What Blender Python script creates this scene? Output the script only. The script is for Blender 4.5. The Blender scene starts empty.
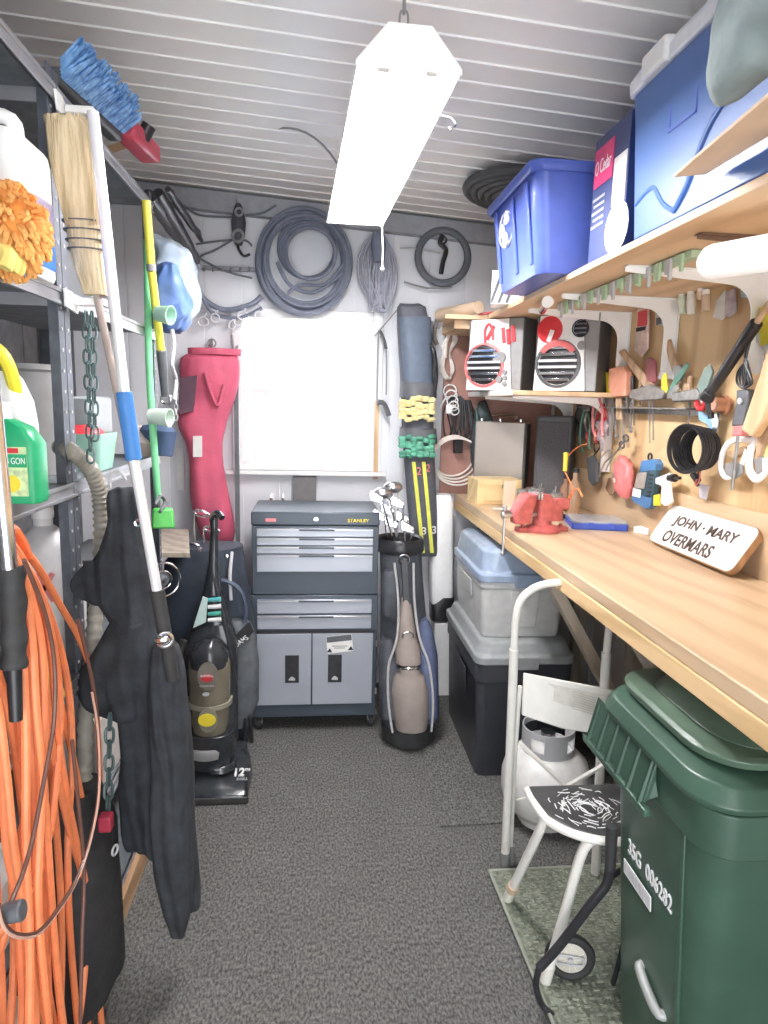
import bpy, bmesh, math, random
from mathutils import Vector, Matrix, noise
random.seed(7); noise.seed_set(7)
S = bpy.context.scene
COL = S.collection
# ---------------------------------------------------------------- camera
FPX, ROLL, EYE = 670.0, 0.025, 1.65          # focal length in pixels of a 768x1024 frame, camera roll, eye height
PITCH, YAW = 0.16024, 0.10238
_f = Vector((math.sin(YAW)*math.cos(PITCH), math.cos(YAW)*math.cos(PITCH), -math.sin(PITCH)))
_r = Vector((math.cos(YAW), -math.sin(YAW), 0)); _u = _r.cross(_f)
CR = _r*math.cos(ROLL) + _u*math.sin(ROLL); CU = _u*math.cos(ROLL) - _r*math.sin(ROLL)
EYEP = Vector((0, 0, EYE))
cd = bpy.data.cameras.new('camera'); cam = bpy.data.objects.new('camera', cd); COL.objects.link(cam)
cd.sensor_fit = 'VERTICAL'; cd.sensor_height = 24; cd.lens = FPX/1024*24; cd.clip_start = .05
cam.matrix_world = Matrix(((CR.x, CU.x, -_f.x, 0), (CR.y, CU.y, -_f.y, 0), (CR.z, CU.z, -_f.z, EYE), (0, 0, 0, 1)))
S.camera = cam
# ---------------------------------------------------------------- light
S.view_settings.view_transform = 'Standard'; S.view_settings.look = 'None'
S.view_settings.gamma = 1; S.view_settings.use_curve_mapping = False
S.view_settings.exposure = 1.32
W = bpy.data.worlds.new('sky'); S.world = W; W.use_nodes = True
W.node_tree.nodes['Background'].inputs[0].default_value = (.93, .96, 1, 1)
W.node_tree.nodes['Background'].inputs[1].default_value = 2.6
TUBE_STRENGTH = 42
S.cycles.max_bounces = 8; S.cycles.diffuse_bounces = 5; S.cycles.sample_clamp_indirect = 8
def portal(loc, rot, sx, sy):
    l = bpy.data.lights.new('daylight_portal', 'AREA'); l.shape = 'RECTANGLE'; l.size = sx; l.size_y = sy
    l.cycles.is_portal = True
    o = bpy.data.objects.new('daylight_portal', l); COL.objects.link(o); o.location = loc; o.rotation_euler = rot
portal((-.05, 3.95, 1.7), (math.radians(-90), 0, 0), .8, .85)
portal((0, -.75, 1.15), (math.radians(90), 0, 0), 1.9, 2.3)

# ---------------------------------------------------------------- geometry helpers
def ray(px, py): return _f + CR*((px-384)/FPX) - CU*((py-512)/FPX)
def PX(px, py, X): d = ray(px, py); return EYEP + d*(X/d.x)
def PY(px, py, Y): d = ray(px, py); return EYEP + d*(Y/d.y)
def PZ(px, py, Z): d = ray(px, py); return EYEP + d*((Z-EYE)/d.z)
V = Vector
def frame(z, x=None):
    z = V(z).normalized()
    if x is None: x = V((0, 0, 1)) if abs(z.z) < .9 else V((1, 0, 0))
    y = z.cross(x).normalized(); x = y.cross(z).normalized()
    return x, y, z
def smooth_path(pts, n=6, closed=False):
    pts = [V(p) for p in pts]; out = []; N = len(pts)
    if N < 3: return pts
    seg = N if closed else N-1
    for i in range(seg):
        if closed: a, b, c, d = pts[i-1], pts[i], pts[(i+1) % N], pts[(i+2) % N]
        else: a, b, c, d = pts[max(i-1, 0)], pts[i], pts[i+1], pts[min(i+2, N-1)]
        for k in range(n):
            t = k/n
            out.append(.5*((2*b)+(c-a)*t+(2*a-5*b+4*c-d)*t*t+(3*b-a-3*c+d)*t**3))
    if not closed: out.append(pts[-1])
    return out

def thing(name, label, cat, loc=(0, 0, 0), rz=0, group=None):
    o = bpy.data.objects.new(name, None); COL.objects.link(o)
    o.location = loc; o.rotation_euler = (0, 0, rz); o.empty_display_size = .05
    tag(o, label, cat, group); return o
def tag(o, label=None, cat=None, group=None, kind=None):
    if label: o['label'] = label
    if cat: o['category'] = cat
    if group: o['group'] = group
    if kind: o['kind'] = kind
    return o
def wmat(o):
    m = Matrix.LocRotScale(o.location, o.rotation_euler, o.scale)
    return wmat(o.parent) @ m if o.parent else m

class B:
    def __init__(s): s.bm = bmesh.new()
    def _add(s, vs, fs, mi=0):
        bv = [s.bm.verts.new(v) for v in vs]; out = []
        for f in fs:
            try: q = s.bm.faces.new([bv[i] for i in f]); q.material_index = mi; out.append(q)
            except ValueError: pass
        return bv
    def box(s, c, d, rot=None, mi=0, taper=1.0):
        c = V(c); M = rot if rot is not None else Matrix.Identity(3)
        if isinstance(M, (int, float)): M = Matrix.Rotation(M, 3, 'Z')
        vs = []
        for z in (-.5, .5):
            k = taper if z > 0 else 1
            for x, y in ((-.5, -.5), (.5, -.5), (.5, .5), (-.5, .5)):
                vs.append(c + M @ V((x*d[0]*k, y*d[1]*k, z*d[2])))
        s._add(vs, [(3, 2, 1, 0), (4, 5, 6, 7), (0, 1, 5, 4), (1, 2, 6, 5), (2, 3, 7, 6), (3, 0, 4, 7)], mi); return s
    def bb(s, x0, x1, y0, y1, z0, z1, mi=0): return s.box(((x0+x1)/2, (y0+y1)/2, (z0+z1)/2), (x1-x0, y1-y0, z1-z0), mi=mi)
    def rings(s, rings, cap=True, mi=0, closed=False):
        n = len(rings[0]); vs = [p for r in rings for p in r]; fs = []
        m = len(rings)
        for i in range(m if closed else m-1):
            for j in range(n):
                a = i*n+j; b = i*n+(j+1) % n; k = ((i+1) % m)*n
                fs.append((a, b, k+(j+1) % n, k+j))
        if cap and not closed: fs.append(tuple(range(n-1, -1, -1))); fs.append(tuple(range((m-1)*n, m*n)))
        s._add(vs, fs, mi); return s
    def cyl(s, a, b, r, r2=None, n=14, mi=0):
        a, b = V(a), V(b); r2 = r if r2 is None else r2; x, y, z = frame(b-a)
        return s.rings([[p+(x*math.cos(t)+y*math.sin(t))*q for t in [2*math.pi*k/n for k in range(n)]] for p, q in ((a, r), (b, r2))], mi=mi)
    def tube(s, pts, r, n=8, sm=5, closed=False, mi=0, flat=1.0):
        P = smooth_path(pts, sm, closed) if sm > 1 else [V(p) for p in pts]
        m = len(P); rs = []
        x = None
        for i in range(m):
            if closed: t = P[(i+1) % m]-P[i-1]
            else: t = P[min(i+1, m-1)]-P[max(i-1, 0)]
            if t.length < 1e-7: t = V((0, 0, 1))
            t.normalize()
            if x is None: x, y, _ = frame(t)
            else:
                x = (x-t*x.dot(t)); x = x.normalized() if x.length > 1e-6 else frame(t)[0]; y = t.cross(x)
            rr = r(i/(m-1)) if callable(r) else r
            rs.append([P[i]+(x*math.cos(a)*flat+y*math.sin(a))*rr for a in [2*math.pi*k/n for k in range(n)]])
        return s.rings(rs, closed=closed, mi=mi)
    def lathe(s, prof, c=(0, 0, 0), axis=(0, 0, 1), n=28, cap=True, mi=0):
        c = V(c); x, y, z = frame(axis)
        return s.rings([[c+z*h+(x*math.cos(t)+y*math.sin(t))*max(r, 1e-4) for t in [2*math.pi*k/n for k in range(n)]] for r, h in prof], cap, mi)
    def prism(s, pts, off, mi=0):
        off = V(off); pts = [V(p) for p in pts]
        return s.rings([pts, [p+off for p in pts]], mi=mi)
    def torus(s, c, R, r, axis=(0, 0, 1), n=36, m=8, mi=0, ey=1.0):
        c = V(c); x, y, z = frame(axis)
        rs = []
        for i in range(n):
            t = 2*math.pi*i/n; d = x*math.cos(t)+y*math.sin(t)*ey
            dn = d.normalized()
            rs.append([c+d*R+(dn*math.cos(a)+z*math.sin(a))*r for a in [2*math.pi*k/m for k in range(m)]])
        return s.rings(rs, closed=True, mi=mi)
    def ball(s, c, r, sc=(1, 1, 1), n=16, mi=0):
        c = V(c); rs = []
        for i in range(1, n//2):
            t = math.pi*i/(n//2)
            rs.append([c+V((math.sin(t)*math.cos(a)*sc[0], math.sin(t)*math.sin(a)*sc[1], -math.cos(t)*sc[2]))*r for a in [2*math.pi*k/n for k in range(n)]])
        return s.rings(rs, mi=mi)
    def loft(s, rows, n=28, e=2.0, cap=True, mi=0):
        """rows: (centre, half width x, half depth y[, rot]) stacked; super-ellipse exponent e"""
        rs = []
        for row in rows:
            c, a, b = V(row[0]), row[1], row[2]; rz = row[3] if len(row) > 3 else 0
            ring = []
            for k in range(n):
                t = 2*math.pi*k/n; ct, st = math.cos(t), math.sin(t)
                q = V((math.copysign(abs(ct)**(2/e), ct)*a, math.copysign(abs(st)**(2/e), st)*b, 0))
                q.rotate(Matrix.Rotation(rz, 3, 'Z')); ring.append(c+q)
            rs.append(ring)
        return s.rings(rs, cap, mi)
    def jitter(s, amp, sc):
        for v in s.bm.verts: v.co += noise.noise_vector(v.co*sc)*amp
        return s
    def mesh(s, name):
        bmesh.ops.recalc_face_normals(s.bm, faces=s.bm.faces)
        me = bpy.data.meshes.new(name); s.bm.to_mesh(me); s.bm.free(); return me
    def ob(s, name, mat, parent=None, w=False, bev=0, sm=True, sub=0, kind=None, ang=38):
        if w and parent is not None: s.bm.transform(wmat(parent).inverted())
        me = s.mesh(name); o = bpy.data.objects.new(name, me); COL.objects.link(o)
        for m in (mat if isinstance(mat, (list, tuple)) else [mat]): me.materials.append(m)
        if parent is not None: o.parent = parent
        finish(o, bev, sm, sub, ang)
        if kind: o['kind'] = kind
        return o
    def solo(s, name, mat, label, cat, group=None, kind=None, **k):
        vs = [v.co for v in s.bm.verts]
        lo = V([min(v[i] for v in vs) for i in range(3)]); hi = V([max(v[i] for v in vs) for i in range(3)])
        b = V(((lo.x+hi.x)/2, (lo.y+hi.y)/2, lo.z)); bmesh.ops.translate(s.bm, vec=-b, verts=s.bm.verts)
        o = s.ob(name, mat, **k); o.location = b; tag(o, label, cat, group, kind); return o
def finish(o, bev, sm, sub, ang):
    if bev:
        m = o.modifiers.new('bevel', 'BEVEL'); m.width = bev; m.segments = 2; m.limit_method = 'ANGLE'; m.angle_limit = math.radians(35)
        m.harden_normals = False
    if sub:
        m = o.modifiers.new('sub', 'SUBSURF'); m.levels = sub; m.render_levels = sub
    if sm:
        me = o.data; me.polygons.foreach_set('use_smooth', [True]*len(me.polygons))
        try: me.set_sharp_from_angle(angle=math.radians(ang))
        except Exception: pass
def struct(b, name, mat, **k):
    o = b.ob(name, mat, **k); o['kind'] = 'structure'; return o
def copy_tree(o, parent=None):
    c = o.copy(); COL.objects.link(c)
    if parent is not None: c.parent = parent
    for ch in [q for q in COL.objects if q.parent == o and q != c]: copy_tree(ch, c)
    return c
def text(s, p, r, u, w, h, mat, parent, name='lettering', ext=.0008, bold=0):
    """lettering centred on p, running along r, up u, fitted to w x h (world)"""
    cu = bpy.data.curves.new(name, 'FONT'); cu.body = s; cu.size = 1; cu.align_x = 'CENTER'; cu.align_y = 'CENTER'; cu.offset = bold
    t = bpy.data.objects.new(name, cu); COL.objects.link(t)
    dg = bpy.context.evaluated_depsgraph_get(); dg.update()
    me = bpy.data.meshes.new_from_object(t.evaluated_get(dg)); COL.objects.unlink(t); bpy.data.objects.remove(t)
    xs = [v.co.x for v in me.vertices]; ys = [v.co.y for v in me.vertices]
    cx, cy = (min(xs)+max(xs))/2, (min(ys)+max(ys))/2; kx, ky = w/(max(xs)-min(xs)), h/(max(ys)-min(ys))
    r, u, p = V(r).normalized(), V(u).normalized(), V(p); n = r.cross(u)
    bm = bmesh.new(); bm.from_mesh(me)
    geo = bmesh.ops.extrude_face_region(bm, geom=bm.faces[:])
    top = [g for g in geo['geom'] if isinstance(g, bmesh.types.BMVert)]; ts = set(top)
    for v in bm.verts:
        q = v.co; v.co = p+r*((q.x-cx)*kx)+u*((q.y-cy)*ky)+n*(ext if v in ts else -ext*.2)
    bm.transform(wmat(parent).inverted())
    b = B(); b.bm.free(); b.bm = bm
    bpy.data.meshes.remove(me)
    return b.ob(name, mat, parent, sm=False)

# ---------------------------------------------------------------- materials
def mat(name, col, rough=.5, metal=0, var=.08, scale=25, bump=0, bscale=None, trans=0, alpha=1, emit=0, spec=None, stretch=(1, 1, 1), col2=None, coat=0, detail=4):
    m = bpy.data.materials.new(name); m.use_nodes = True; nt = m.node_tree; N = nt.nodes; L = nt.links
    p = N['Principled BSDF']; p.inputs['Roughness'].default_value = rough; p.inputs['Metallic'].default_value = metal
    tc = N.new('ShaderNodeTexCoord'); mp = N.new('ShaderNodeMapping'); mp.inputs['Scale'].default_value = stretch
    L.new(tc.outputs['Object'], mp.inputs[0])
    no = N.new('ShaderNodeTexNoise'); no.inputs['Scale'].default_value = scale; no.inputs['Detail'].default_value = detail
    L.new(mp.outputs[0], no.inputs['Vector'])
    cr = N.new('ShaderNodeValToRGB'); c1 = [max(0, c*(1-var)) for c in col]; c2 = col2 or [min(1, c*(1+var)) for c in col]
    cr.color_ramp.elements[0].color = (*c1, 1); cr.color_ramp.elements[1].color = (*c2, 1)
    cr.color_ramp.elements[0].position = .32; cr.color_ramp.elements[1].position = .68
    L.new(no.outputs['Fac'], cr.inputs[0]); L.new(cr.outputs[0], p.inputs['Base Color'])
    if bump:
        bn = N.new('ShaderNodeTexNoise'); bn.inputs['Scale'].default_value = bscale or scale; bn.inputs['Detail'].default_value = 3
        L.new(mp.outputs[0], bn.inputs['Vector']); bp = N.new('ShaderNodeBump'); bp.inputs['Strength'].default_value = bump; bp.inputs['Distance'].default_value = .01
        L.new(bn.outputs['Fac'], bp.inputs['Height']); L.new(bp.outputs[0], p.inputs['Normal'])
    if trans: p.inputs['Transmission Weight'].default_value = trans; p.inputs['IOR'].default_value = 1.45
    if alpha < 1: p.inputs['Alpha'].default_value = alpha
    if coat: p.inputs['Coat Weight'].default_value = coat
    if emit:
        p.inputs['Emission Color'].default_value = (*col, 1); p.inputs['Emission Strength'].default_value = emit
    return m
def wood(name, c1, c2, axis='Y', rough=.55, scale=6, dist=6, knots=True):
    m = bpy.data.materials.new(name); m.use_nodes = True; nt = m.node_tree; N = nt.nodes; L = nt.links
    p = N['Principled BSDF']; p.inputs['Roughness'].default_value = rough
    tc = N.new('ShaderNodeTexCoord'); mp = N.new('ShaderNodeMapping')
    s = {'X': (.12, 1, 1), 'Y': (1, .12, 1), 'Z': (1, 1, .12)}[axis]; mp.inputs['Scale'].default_value = s
    L.new(tc.outputs['Object'], mp.inputs[0])
    wv = N.new('ShaderNodeTexWave'); wv.inputs['Scale'].default_value = scale; wv.inputs['Distortion'].default_value = dist; wv.inputs['Detail'].default_value = 3
    wv.bands_direction = 'DIAGONAL'; wv.inputs['Detail Scale'].default_value = 1.5
    no = N.new('ShaderNodeTexNoise'); no.inputs['Scale'].default_value = 45; no.inputs['Detail'].default_value = 5
    L.new(mp.outputs[0], wv.inputs['Vector']); L.new(mp.outputs[0], no.inputs['Vector'])
    mx = N.new('ShaderNodeMath'); mx.operation = 'MULTIPLY_ADD'; mx.inputs[1].default_value = .5
    ml = N.new('ShaderNodeMath'); ml.operation = 'MULTIPLY'; ml.inputs[1].default_value = .5
    L.new(no.outputs['Fac'], ml.inputs[0]); L.new(wv.outputs['Fac'], mx.inputs[0]); L.new(ml.outputs[0], mx.inputs[2])
    cr = N.new('ShaderNodeValToRGB'); cr.color_ramp.elements[0].color = (*c2, 1); cr.color_ramp.elements[1].color = (*c1, 1)
    cr.color_ramp.elements[0].position = .1; cr.color_ramp.elements[1].position = .6
    L.new(mx.outputs[0], cr.inputs[0]); L.new(cr.outputs[0], p.inputs['Base Color'])
    bp = N.new('ShaderNodeBump'); bp.inputs['Strength'].default_value = .12; bp.inputs['Distance'].default_value = .004
    L.new(mx.outputs[0], bp.inputs['Height']); L.new(bp.outputs[0], p.inputs['Normal'])
    return m
def carpet():
    m = bpy.data.materials.new('grey_carpet'); m.use_nodes = True; nt = m.node_tree; N = nt.nodes; L = nt.links
    p = N['Principled BSDF']; p.inputs['Roughness'].default_value = .95; p.inputs['Specular IOR Level'].default_value = .1
    tc = N.new('ShaderNodeTexCoord'); mp = N.new('ShaderNodeMapping'); mp.inputs['Scale'].default_value = (1, .55, 1); L.new(tc.outputs['Object'], mp.inputs[0])
    a = N.new('ShaderNodeTexNoise'); a.inputs['Scale'].default_value = 130; a.inputs['Detail'].default_value = 3; a.inputs['Roughness'].default_value = .7
    b = N.new('ShaderNodeTexNoise'); b.inputs['Scale'].default_value = 6; b.inputs['Detail'].default_value = 5
    L.new(mp.outputs[0], a.inputs['Vector']); L.new(tc.outputs['Object'], b.inputs['Vector'])
    cr = N.new('ShaderNodeValToRGB'); cr.color_ramp.elements[0].color = (.06, .06, .06, 1); cr.color_ramp.elements[1].color = (.22, .215, .20, 1)
    cr.color_ramp.elements[0].position = .36; cr.color_ramp.elements[1].position = .66; L.new(a.outputs['Fac'], cr.inputs[0])
    c2 = N.new('ShaderNodeValToRGB'); c2.color_ramp.elements[0].color = (.8, .8, .8, 1); c2.color_ramp.elements[1].color = (1.1, 1.1, 1.1, 1); L.new(b.outputs['Fac'], c2.inputs[0])
    mx = N.new('ShaderNodeMix'); mx.data_type = 'RGBA'; mx.blend_type = 'MULTIPLY'; mx.inputs[0].default_value = 1
    L.new(cr.outputs[0], mx.inputs[6]); L.new(c2.outputs[0], mx.inputs[7]); L.new(mx.outputs[2], p.inputs['Base Color'])
    bp = N.new('ShaderNodeBump'); bp.inputs['Strength'].default_value = .6; bp.inputs['Distance'].default_value = .006
    L.new(a.outputs['Fac'], bp.inputs['Height']); L.new(bp.outputs[0], p.inputs['Normal'])
    return m
M_carpet = carpet()
M_ceil = mat('ceiling_panel', (.84, .83, .81), .5, var=.03, scale=3)
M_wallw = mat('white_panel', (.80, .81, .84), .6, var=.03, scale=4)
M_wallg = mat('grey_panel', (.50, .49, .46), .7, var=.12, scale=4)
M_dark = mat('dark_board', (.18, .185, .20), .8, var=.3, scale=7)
M_stud = wood('weathered_stud', (.42, .36, .29), (.26, .21, .16), 'Z')
M_brace = wood('brace_wood', (.55, .46, .36), (.40, .32, .24), 'Z')
M_beam = mat('grey_beam', (.36, .37, .40), .7, var=.1)
M_ply = wood('plywood', (.72, .53, .30), (.53, .34, .17), 'Z', scale=1.6, dist=14)
M_bench = wood('bench_wood', (.64, .47, .30), (.50, .34, .20), 'Y', rough=.4, scale=5, dist=5)
M_shelfw = wood('pine_shelf', (.72, .52, .33), (.55, .37, .21), 'Y', scale=4)
M_peg = mat('brown_hardboard', (.36, .19, .15), .55, var=.12, scale=8)
M_white = mat('white_paint', (.86, .86, .85), .4, var=.03)
M_cream = mat('cream_enamel', (.80, .78, .70), .35, var=.08, scale=12)
M_steel = mat('steel', (.62, .62, .63), .28, 1, var=.06)
M_chrome = mat('chrome', (.82, .82, .84), .12, 1, var=.03)
M_alum = mat('brushed_aluminium', (.72, .72, .72), .33, 1, var=.06, stretch=(1, 1, 20))
M_black = mat('black_plastic', (.022, .022, .025), .35, var=.25)
M_bmetal = mat('black_metal', (.035, .035, .04), .4, .3, var=.2)
M_grey = mat('grey_plastic', (.27, .27, .27), .5, var=.08)
M_lgrey = mat('light_grey', (.50, .50, .51), .4, var=.04)
M_darkgrey = mat('dark_grey', (.10, .105, .115), .5, var=.1)
M_rubber = mat('black_rubber', (.03, .03, .03), .7, var=.2, bump=.2)
M_red = mat('red_plastic', (.65, .04, .05), .4, var=.1)
M_orange = mat('orange_cord', (.88, .27, .11), .45, var=.08)
M_browncord = mat('brown_cord', (.13, .06, .045), .4, var=.1)
M_blue = mat('blue_plastic', (.05, .10, .50), .4, var=.06, scale=6)
M_green = mat('green_plastic', (.03, .40, .10), .4, var=.08)
M_yellow = mat('yellow_plastic', (.88, .72, .05), .4, var=.06)
M_paper = mat('paper', (.80, .78, .74), .8, var=.04)
M_kraft = mat('cardboard', (.62, .47, .33), .8, var=.08, scale=8, bump=.1)
M_handle = wood('handle_wood', (.72, .50, .30), (.52, .33, .18), 'Z', scale=8, dist=3)
M_glass = mat('clear_glass', (.9, .93, .93), .05, trans=.9, var=.01)
M_tubeglow = mat('fluorescent_tube', (1, .98, 1), .4, emit=TUBE_STRENGTH, var=0)
EX, EY, EZ = V((1, 0, 0)), V((0, 1, 0)), V((0, 0, 1))
# ================================================================ THE SHED
XL, XR, YB, YF = -1.28, 1.36, 3.78, -.75
def zc(x): return 2.685 - .065*x
b = B(); b.bb(XL-.1, XR+.1, YF-.1, YB+.1, -.08, 0); struct(b, 'floor', M_carpet)
# ceiling: sloped ribbed metal panels
b = B()
b.prism([(XL-.1, YF-.1, zc(XL-.1)), (XR+.1, YF-.1, zc(XR+.1)), (XR+.1, YB+.1, zc(XR+.1)), (XL-.1, YB+.1, zc(XL-.1))], (0, 0, .05))
y = YF
while y < YB-.05:
    for dy, w, h in ((0, .010, .006),):
        b.prism([(XL, y+dy, zc(XL)-h), (XR, y+dy, zc(XR)-h), (XR, y+dy+w, zc(XR)-h), (XL, y+dy+w, zc(XL)-h)], (0, 0, h+.01))
    y += .12
struct(b, 'ceiling', M_ceil, sm=False)
# window opening in the back wall
WX0, WX1, WZ0, WZ1 = -.43, .33, 1.30, 2.11
b = B()
def vpanels(b, x0, x1, z0, z1, yf, t=.05, step=.2, gap=.006):
    x = x0
    b.bb(x0, x1, yf+.012, yf+t, z0, z1)
    k = math.floor(x0/step)
    while k*step < x1:
        a, c = max(x0, k*step+gap), min(x1, (k+1)*step-gap)
        if c-a > .01: b.bb(a, c, yf, yf+.013, z0, z1)
        k += 1
vpanels(b, XL-.1, WX0, 0, 2.80, YB); vpanels(b, WX1, XR+.1, 0, 2.80, YB)
vpanels(b, WX0, WX1, 0, WZ0, YB); vpanels(b, WX0, WX1, WZ1, 2.80, YB)
struct(b, 'wall_back', M_wallw, sm=False)
wf = B()
for a in ((WX0-.03, WX0+.025, WZ0-.03, WZ1+.03), (WX1-.025, WX1+.03, WZ0-.03, WZ1+.03), (WX0+.025, WX1-.025, WZ0-.03, WZ0+.02), (WX0+.025, WX1-.025, WZ1-.02, WZ1+.03), (WX0+.025, WX1-.025, 1.69, 1.715)):
    wf.bb(a[0], a[1], YB-.02, YB+.055, a[2], a[3])
win = struct(wf, 'window_1', M_white, bev=.004)
g = B(); g.bb(WX0+.02, WX1-.02, YB+.02, YB+.025, WZ0+.01, WZ1-.01); g.ob('pane', mat('window_glass', (.97, .98, 1), .0, trans=1, var=0), win, sm=False)
b = B(); b.bb(WX0-.06, WX1+.06, YB-.06, YB, WZ0-.055, WZ0-.032); b.ob('sill', M_white, win, bev=.004)
# beam where the ceiling meets the back wall
b = B(); b.prism([(XL, YB-.06, zc(XL)-.11), (XR, YB-.06, zc(XR)-.11), (XR, YB-.001, zc(XR)-.11), (XL, YB-.001, zc(XL)-.11)], (0, 0, .098)); struct(b, 'trim_1', M_beam, bev=.004)
b = B(); b.bb(-.13, .0, YB-.045, YB-.001, 1.0, 1.24); struct(b, 'trim_2', mat('dark_stud', (.18, .17, .17), .7))
# right wall: plywood above the bench, panels and studs below
b = B(); b.bb(XR, XR+.03, .2, YB, 1.02, zc(XR)+.05); struct(b, 'wall_right', M_ply)
b = B(); b.bb(XR+.031, XR+.08, YF, YB, 0, 2.75); b.bb(XR, XR+.03, YF, .2, 0, 2.70)
k = 0
while .2+k*.24 < YB-.05:
    b.bb(XR+.012, XR+.03, .2+k*.24, .2+k*.24+.228, .0, 1.02); k += 1
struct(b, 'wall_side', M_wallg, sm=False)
studs = B()
for yy in (.75, 1.35, 1.95, 2.55, 3.15, 3.7): studs.bb(XR-.055, XR+.011, yy, yy+.045, 0, 1.019)
struct(studs, 'trim_3', M_stud, bev=.003)
# left wall: dark boards and studs
b = B(); b.bb(XL-.06, XL-.01, YF, YB, 0, 2.80)
k = 0
while YF+k*.3 < YB-.02:
    b.bb(XL-.01, XL, YF+k*.3+.004, min(YB, YF+k*.3+.296), 0, 2.76); k += 1
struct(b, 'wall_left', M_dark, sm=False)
b = B()
for yy in (.3, .9, 1.5, 2.1, 2.7, 3.3): b.bb(XL, XL+.05, yy, yy+.045, 0, 2.70)
struct(b, 'trim_4', M_stud, bev=.003)
# front wall with the open doorway behind the photographer
b = B(); b.bb(XL-.1, -.95, YF-.1, YF, 0, 2.8); b.bb(.95, XR+.1, YF-.1, YF, 0, 2.8); b.bb(-.95, .95, YF-.1, YF, 2.3, 2.8); struct(b, 'wall_front', M_wallw)
# loose carpet piece with its seam
b = B(); pts = [(.50, 2.38, .0015), (1.3, 2.40, .0015), (1.3, 3.1, .0015), (.53, 3.1, .0015)]
b.prism([V(p) for p in pts], (0, 0, .006)); b.solo('carpet_piece', M_carpet, 'dark grey carpet offcut lying along the right under the bench', 'carpet')

# ================================================================ SHOP LIGHT
T = thing('shop_light', 'glowing white fluorescent shop light hanging from the ceiling by chains', 'light', (.175, 2.28, 2.395), 0)
T.rotation_euler = (0, 0, math.radians(2))
L2 = .66
b = B()
for sgn in (-1, 1):
    b.prism([(sgn*.045, -L2, .075), (sgn*.116, -L2, -.01), (sgn*.12, -L2, -.006), (sgn*.047, -L2, .080)], (0, 2*L2, 0))
b.prism([(-.047, -L2, .075), (.047, -L2, .075), (.047, -L2, .080), (-.047, -L2, .080)], (0, 2*L2, 0))
b.prism([(-.03, -L2+.01, .035), (.03, -L2+.01, .035), (.03, -L2+.01, .074), (-.03, -L2+.01, .074)], (0, 2*L2-.02, 0))
b.ob('hood', M_white, T, sm=False)
for yy in (-L2-.004, L2+.0005):
    b = B(); b.prism([(-.12, yy, -.012), (.12, yy, -.012), (.12, yy, .0), (.049, yy, .082), (-.049, yy, .082), (-.12, yy, .0)], (0, .0035, 0)); b.ob('end_cap', M_white, T, sm=False)
for sx in (-.055, .055):
    b = B(); b.cyl((sx, -L2+.03, .012), (sx, L2-.03, .012), .019, n=16); tb = b.ob('tube', M_tubeglow, T)
    for yy in (-L2+.004, L2-.034):
        b = B(); b.box((sx, yy+.015, .018), (.03, .024, .05)); b.ob('socket', M_white, tb, bev=.003)
def chain(b, a, c, link=.034, r=.0028, wd=.009):
    a, c = V(a), V(c); n = max(2, int((c-a).length/link)); x, y, z = frame(c-a)
    for i in range(n):
        m = a.lerp(c, (i+.5)/n); s = x if i % 2 else y; h = (c-a).length/n*.62
        b.tube([m+z*h, m+z*h*.6+s*wd, m-z*h*.6+s*wd, m-z*h, m-z*h*.6-s*wd, m+z*h*.6-s*wd], r, n=5, sm=3, closed=True)
for yy in (-L2+.10, L2-.1):
    b = B(); chain(b, (0, yy, .082), (0, yy, zc(.17)-2.395-.004)); b.ob('chain', M_grey, T)
b = B(); b.tube([(.09, L2-.15, 0), (.10, L2-.14, -.12), (.10, L2-.14, -.2)], .0025); b.ball((.10, L2-.14, -.21), .009); b.ob('pull_cord', M_white, T)
b = B(); b.tube([(.118, -.42, 0), (.15, -.42, -.004), (.165, -.42, -.02), (.15, -.42, -.03)], .0035); b.ob('hook', M_chrome, T)
b = B(); b.tube([(.0, L2-.05, .085), (-.15, L2-.25, .2), (-.3, L2-.1, .3), (-.5, L2+.2, .33)], .004); b.ob('power_cord', M_grey, T)
# ================================================================ WORKBENCH AND SHELVES (right)
BX, BZ = .79, 1.15
T = thing('workbench', 'long pine workbench top carrying the vise and the name sign', 'workbench', (1.07, 2.3, 0))
b = B(); b.bb(BX, XR-.002, .35, YB-.03, BZ-.038, BZ); b.ob('worktop', M_bench, T, w=True, bev=.004)
b = B(); b.bb(BX-.003, BX+.036, .35, YB-.03, BZ-.085, BZ-.0385); b.ob('front_rail', wood('rail_wood', (.80, .56, .30), (.55, .36, .16), 'Y', scale=6), T, w=True, bev=.003)
for yy in (.4, 3.55):
    b = B(); b.bb(1.27, XR-.06, yy, yy+.09, 0, BZ-.039); b.ob('leg', M_stud, T, w=True, bev=.003)
def brace(a, c, w=.045, d=.09, m=M_brace):
    a, c = V(a), V(c); x, y, z = frame(c-a, V((0, 1, 0)))
    b = B(); q = [a+x*w-y*d/2, a+x*w+y*d/2, a-x*w+y*d/2, a-x*w-y*d/2]
    b.prism(q, c-a); return b.ob('brace', m, T, w=True, bev=.003)
brace((.86, 2.42, 1.06), (1.29, 2.42, .34), .035, .04)
brace((.86, 1.66, 1.06), (1.29, 1.66, .42), .05, .04, M_stud)
b = B(); b.bb(XR-.016, XR-.001, .35, YB-.04, BZ+.0005, BZ+.20); b.ob('splashboard', M_bench, T, w=True, bev=.002)

# end board of brown hardboard at the far end of the bench
b = B(); b.bb(.70, 1.33, YB-.03, YB-.016, BZ+.001, 2.10); b.solo('pegboard', M_peg, 'reddish brown hardboard panel behind the hanging cord bundles', 'pegboard')

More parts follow.
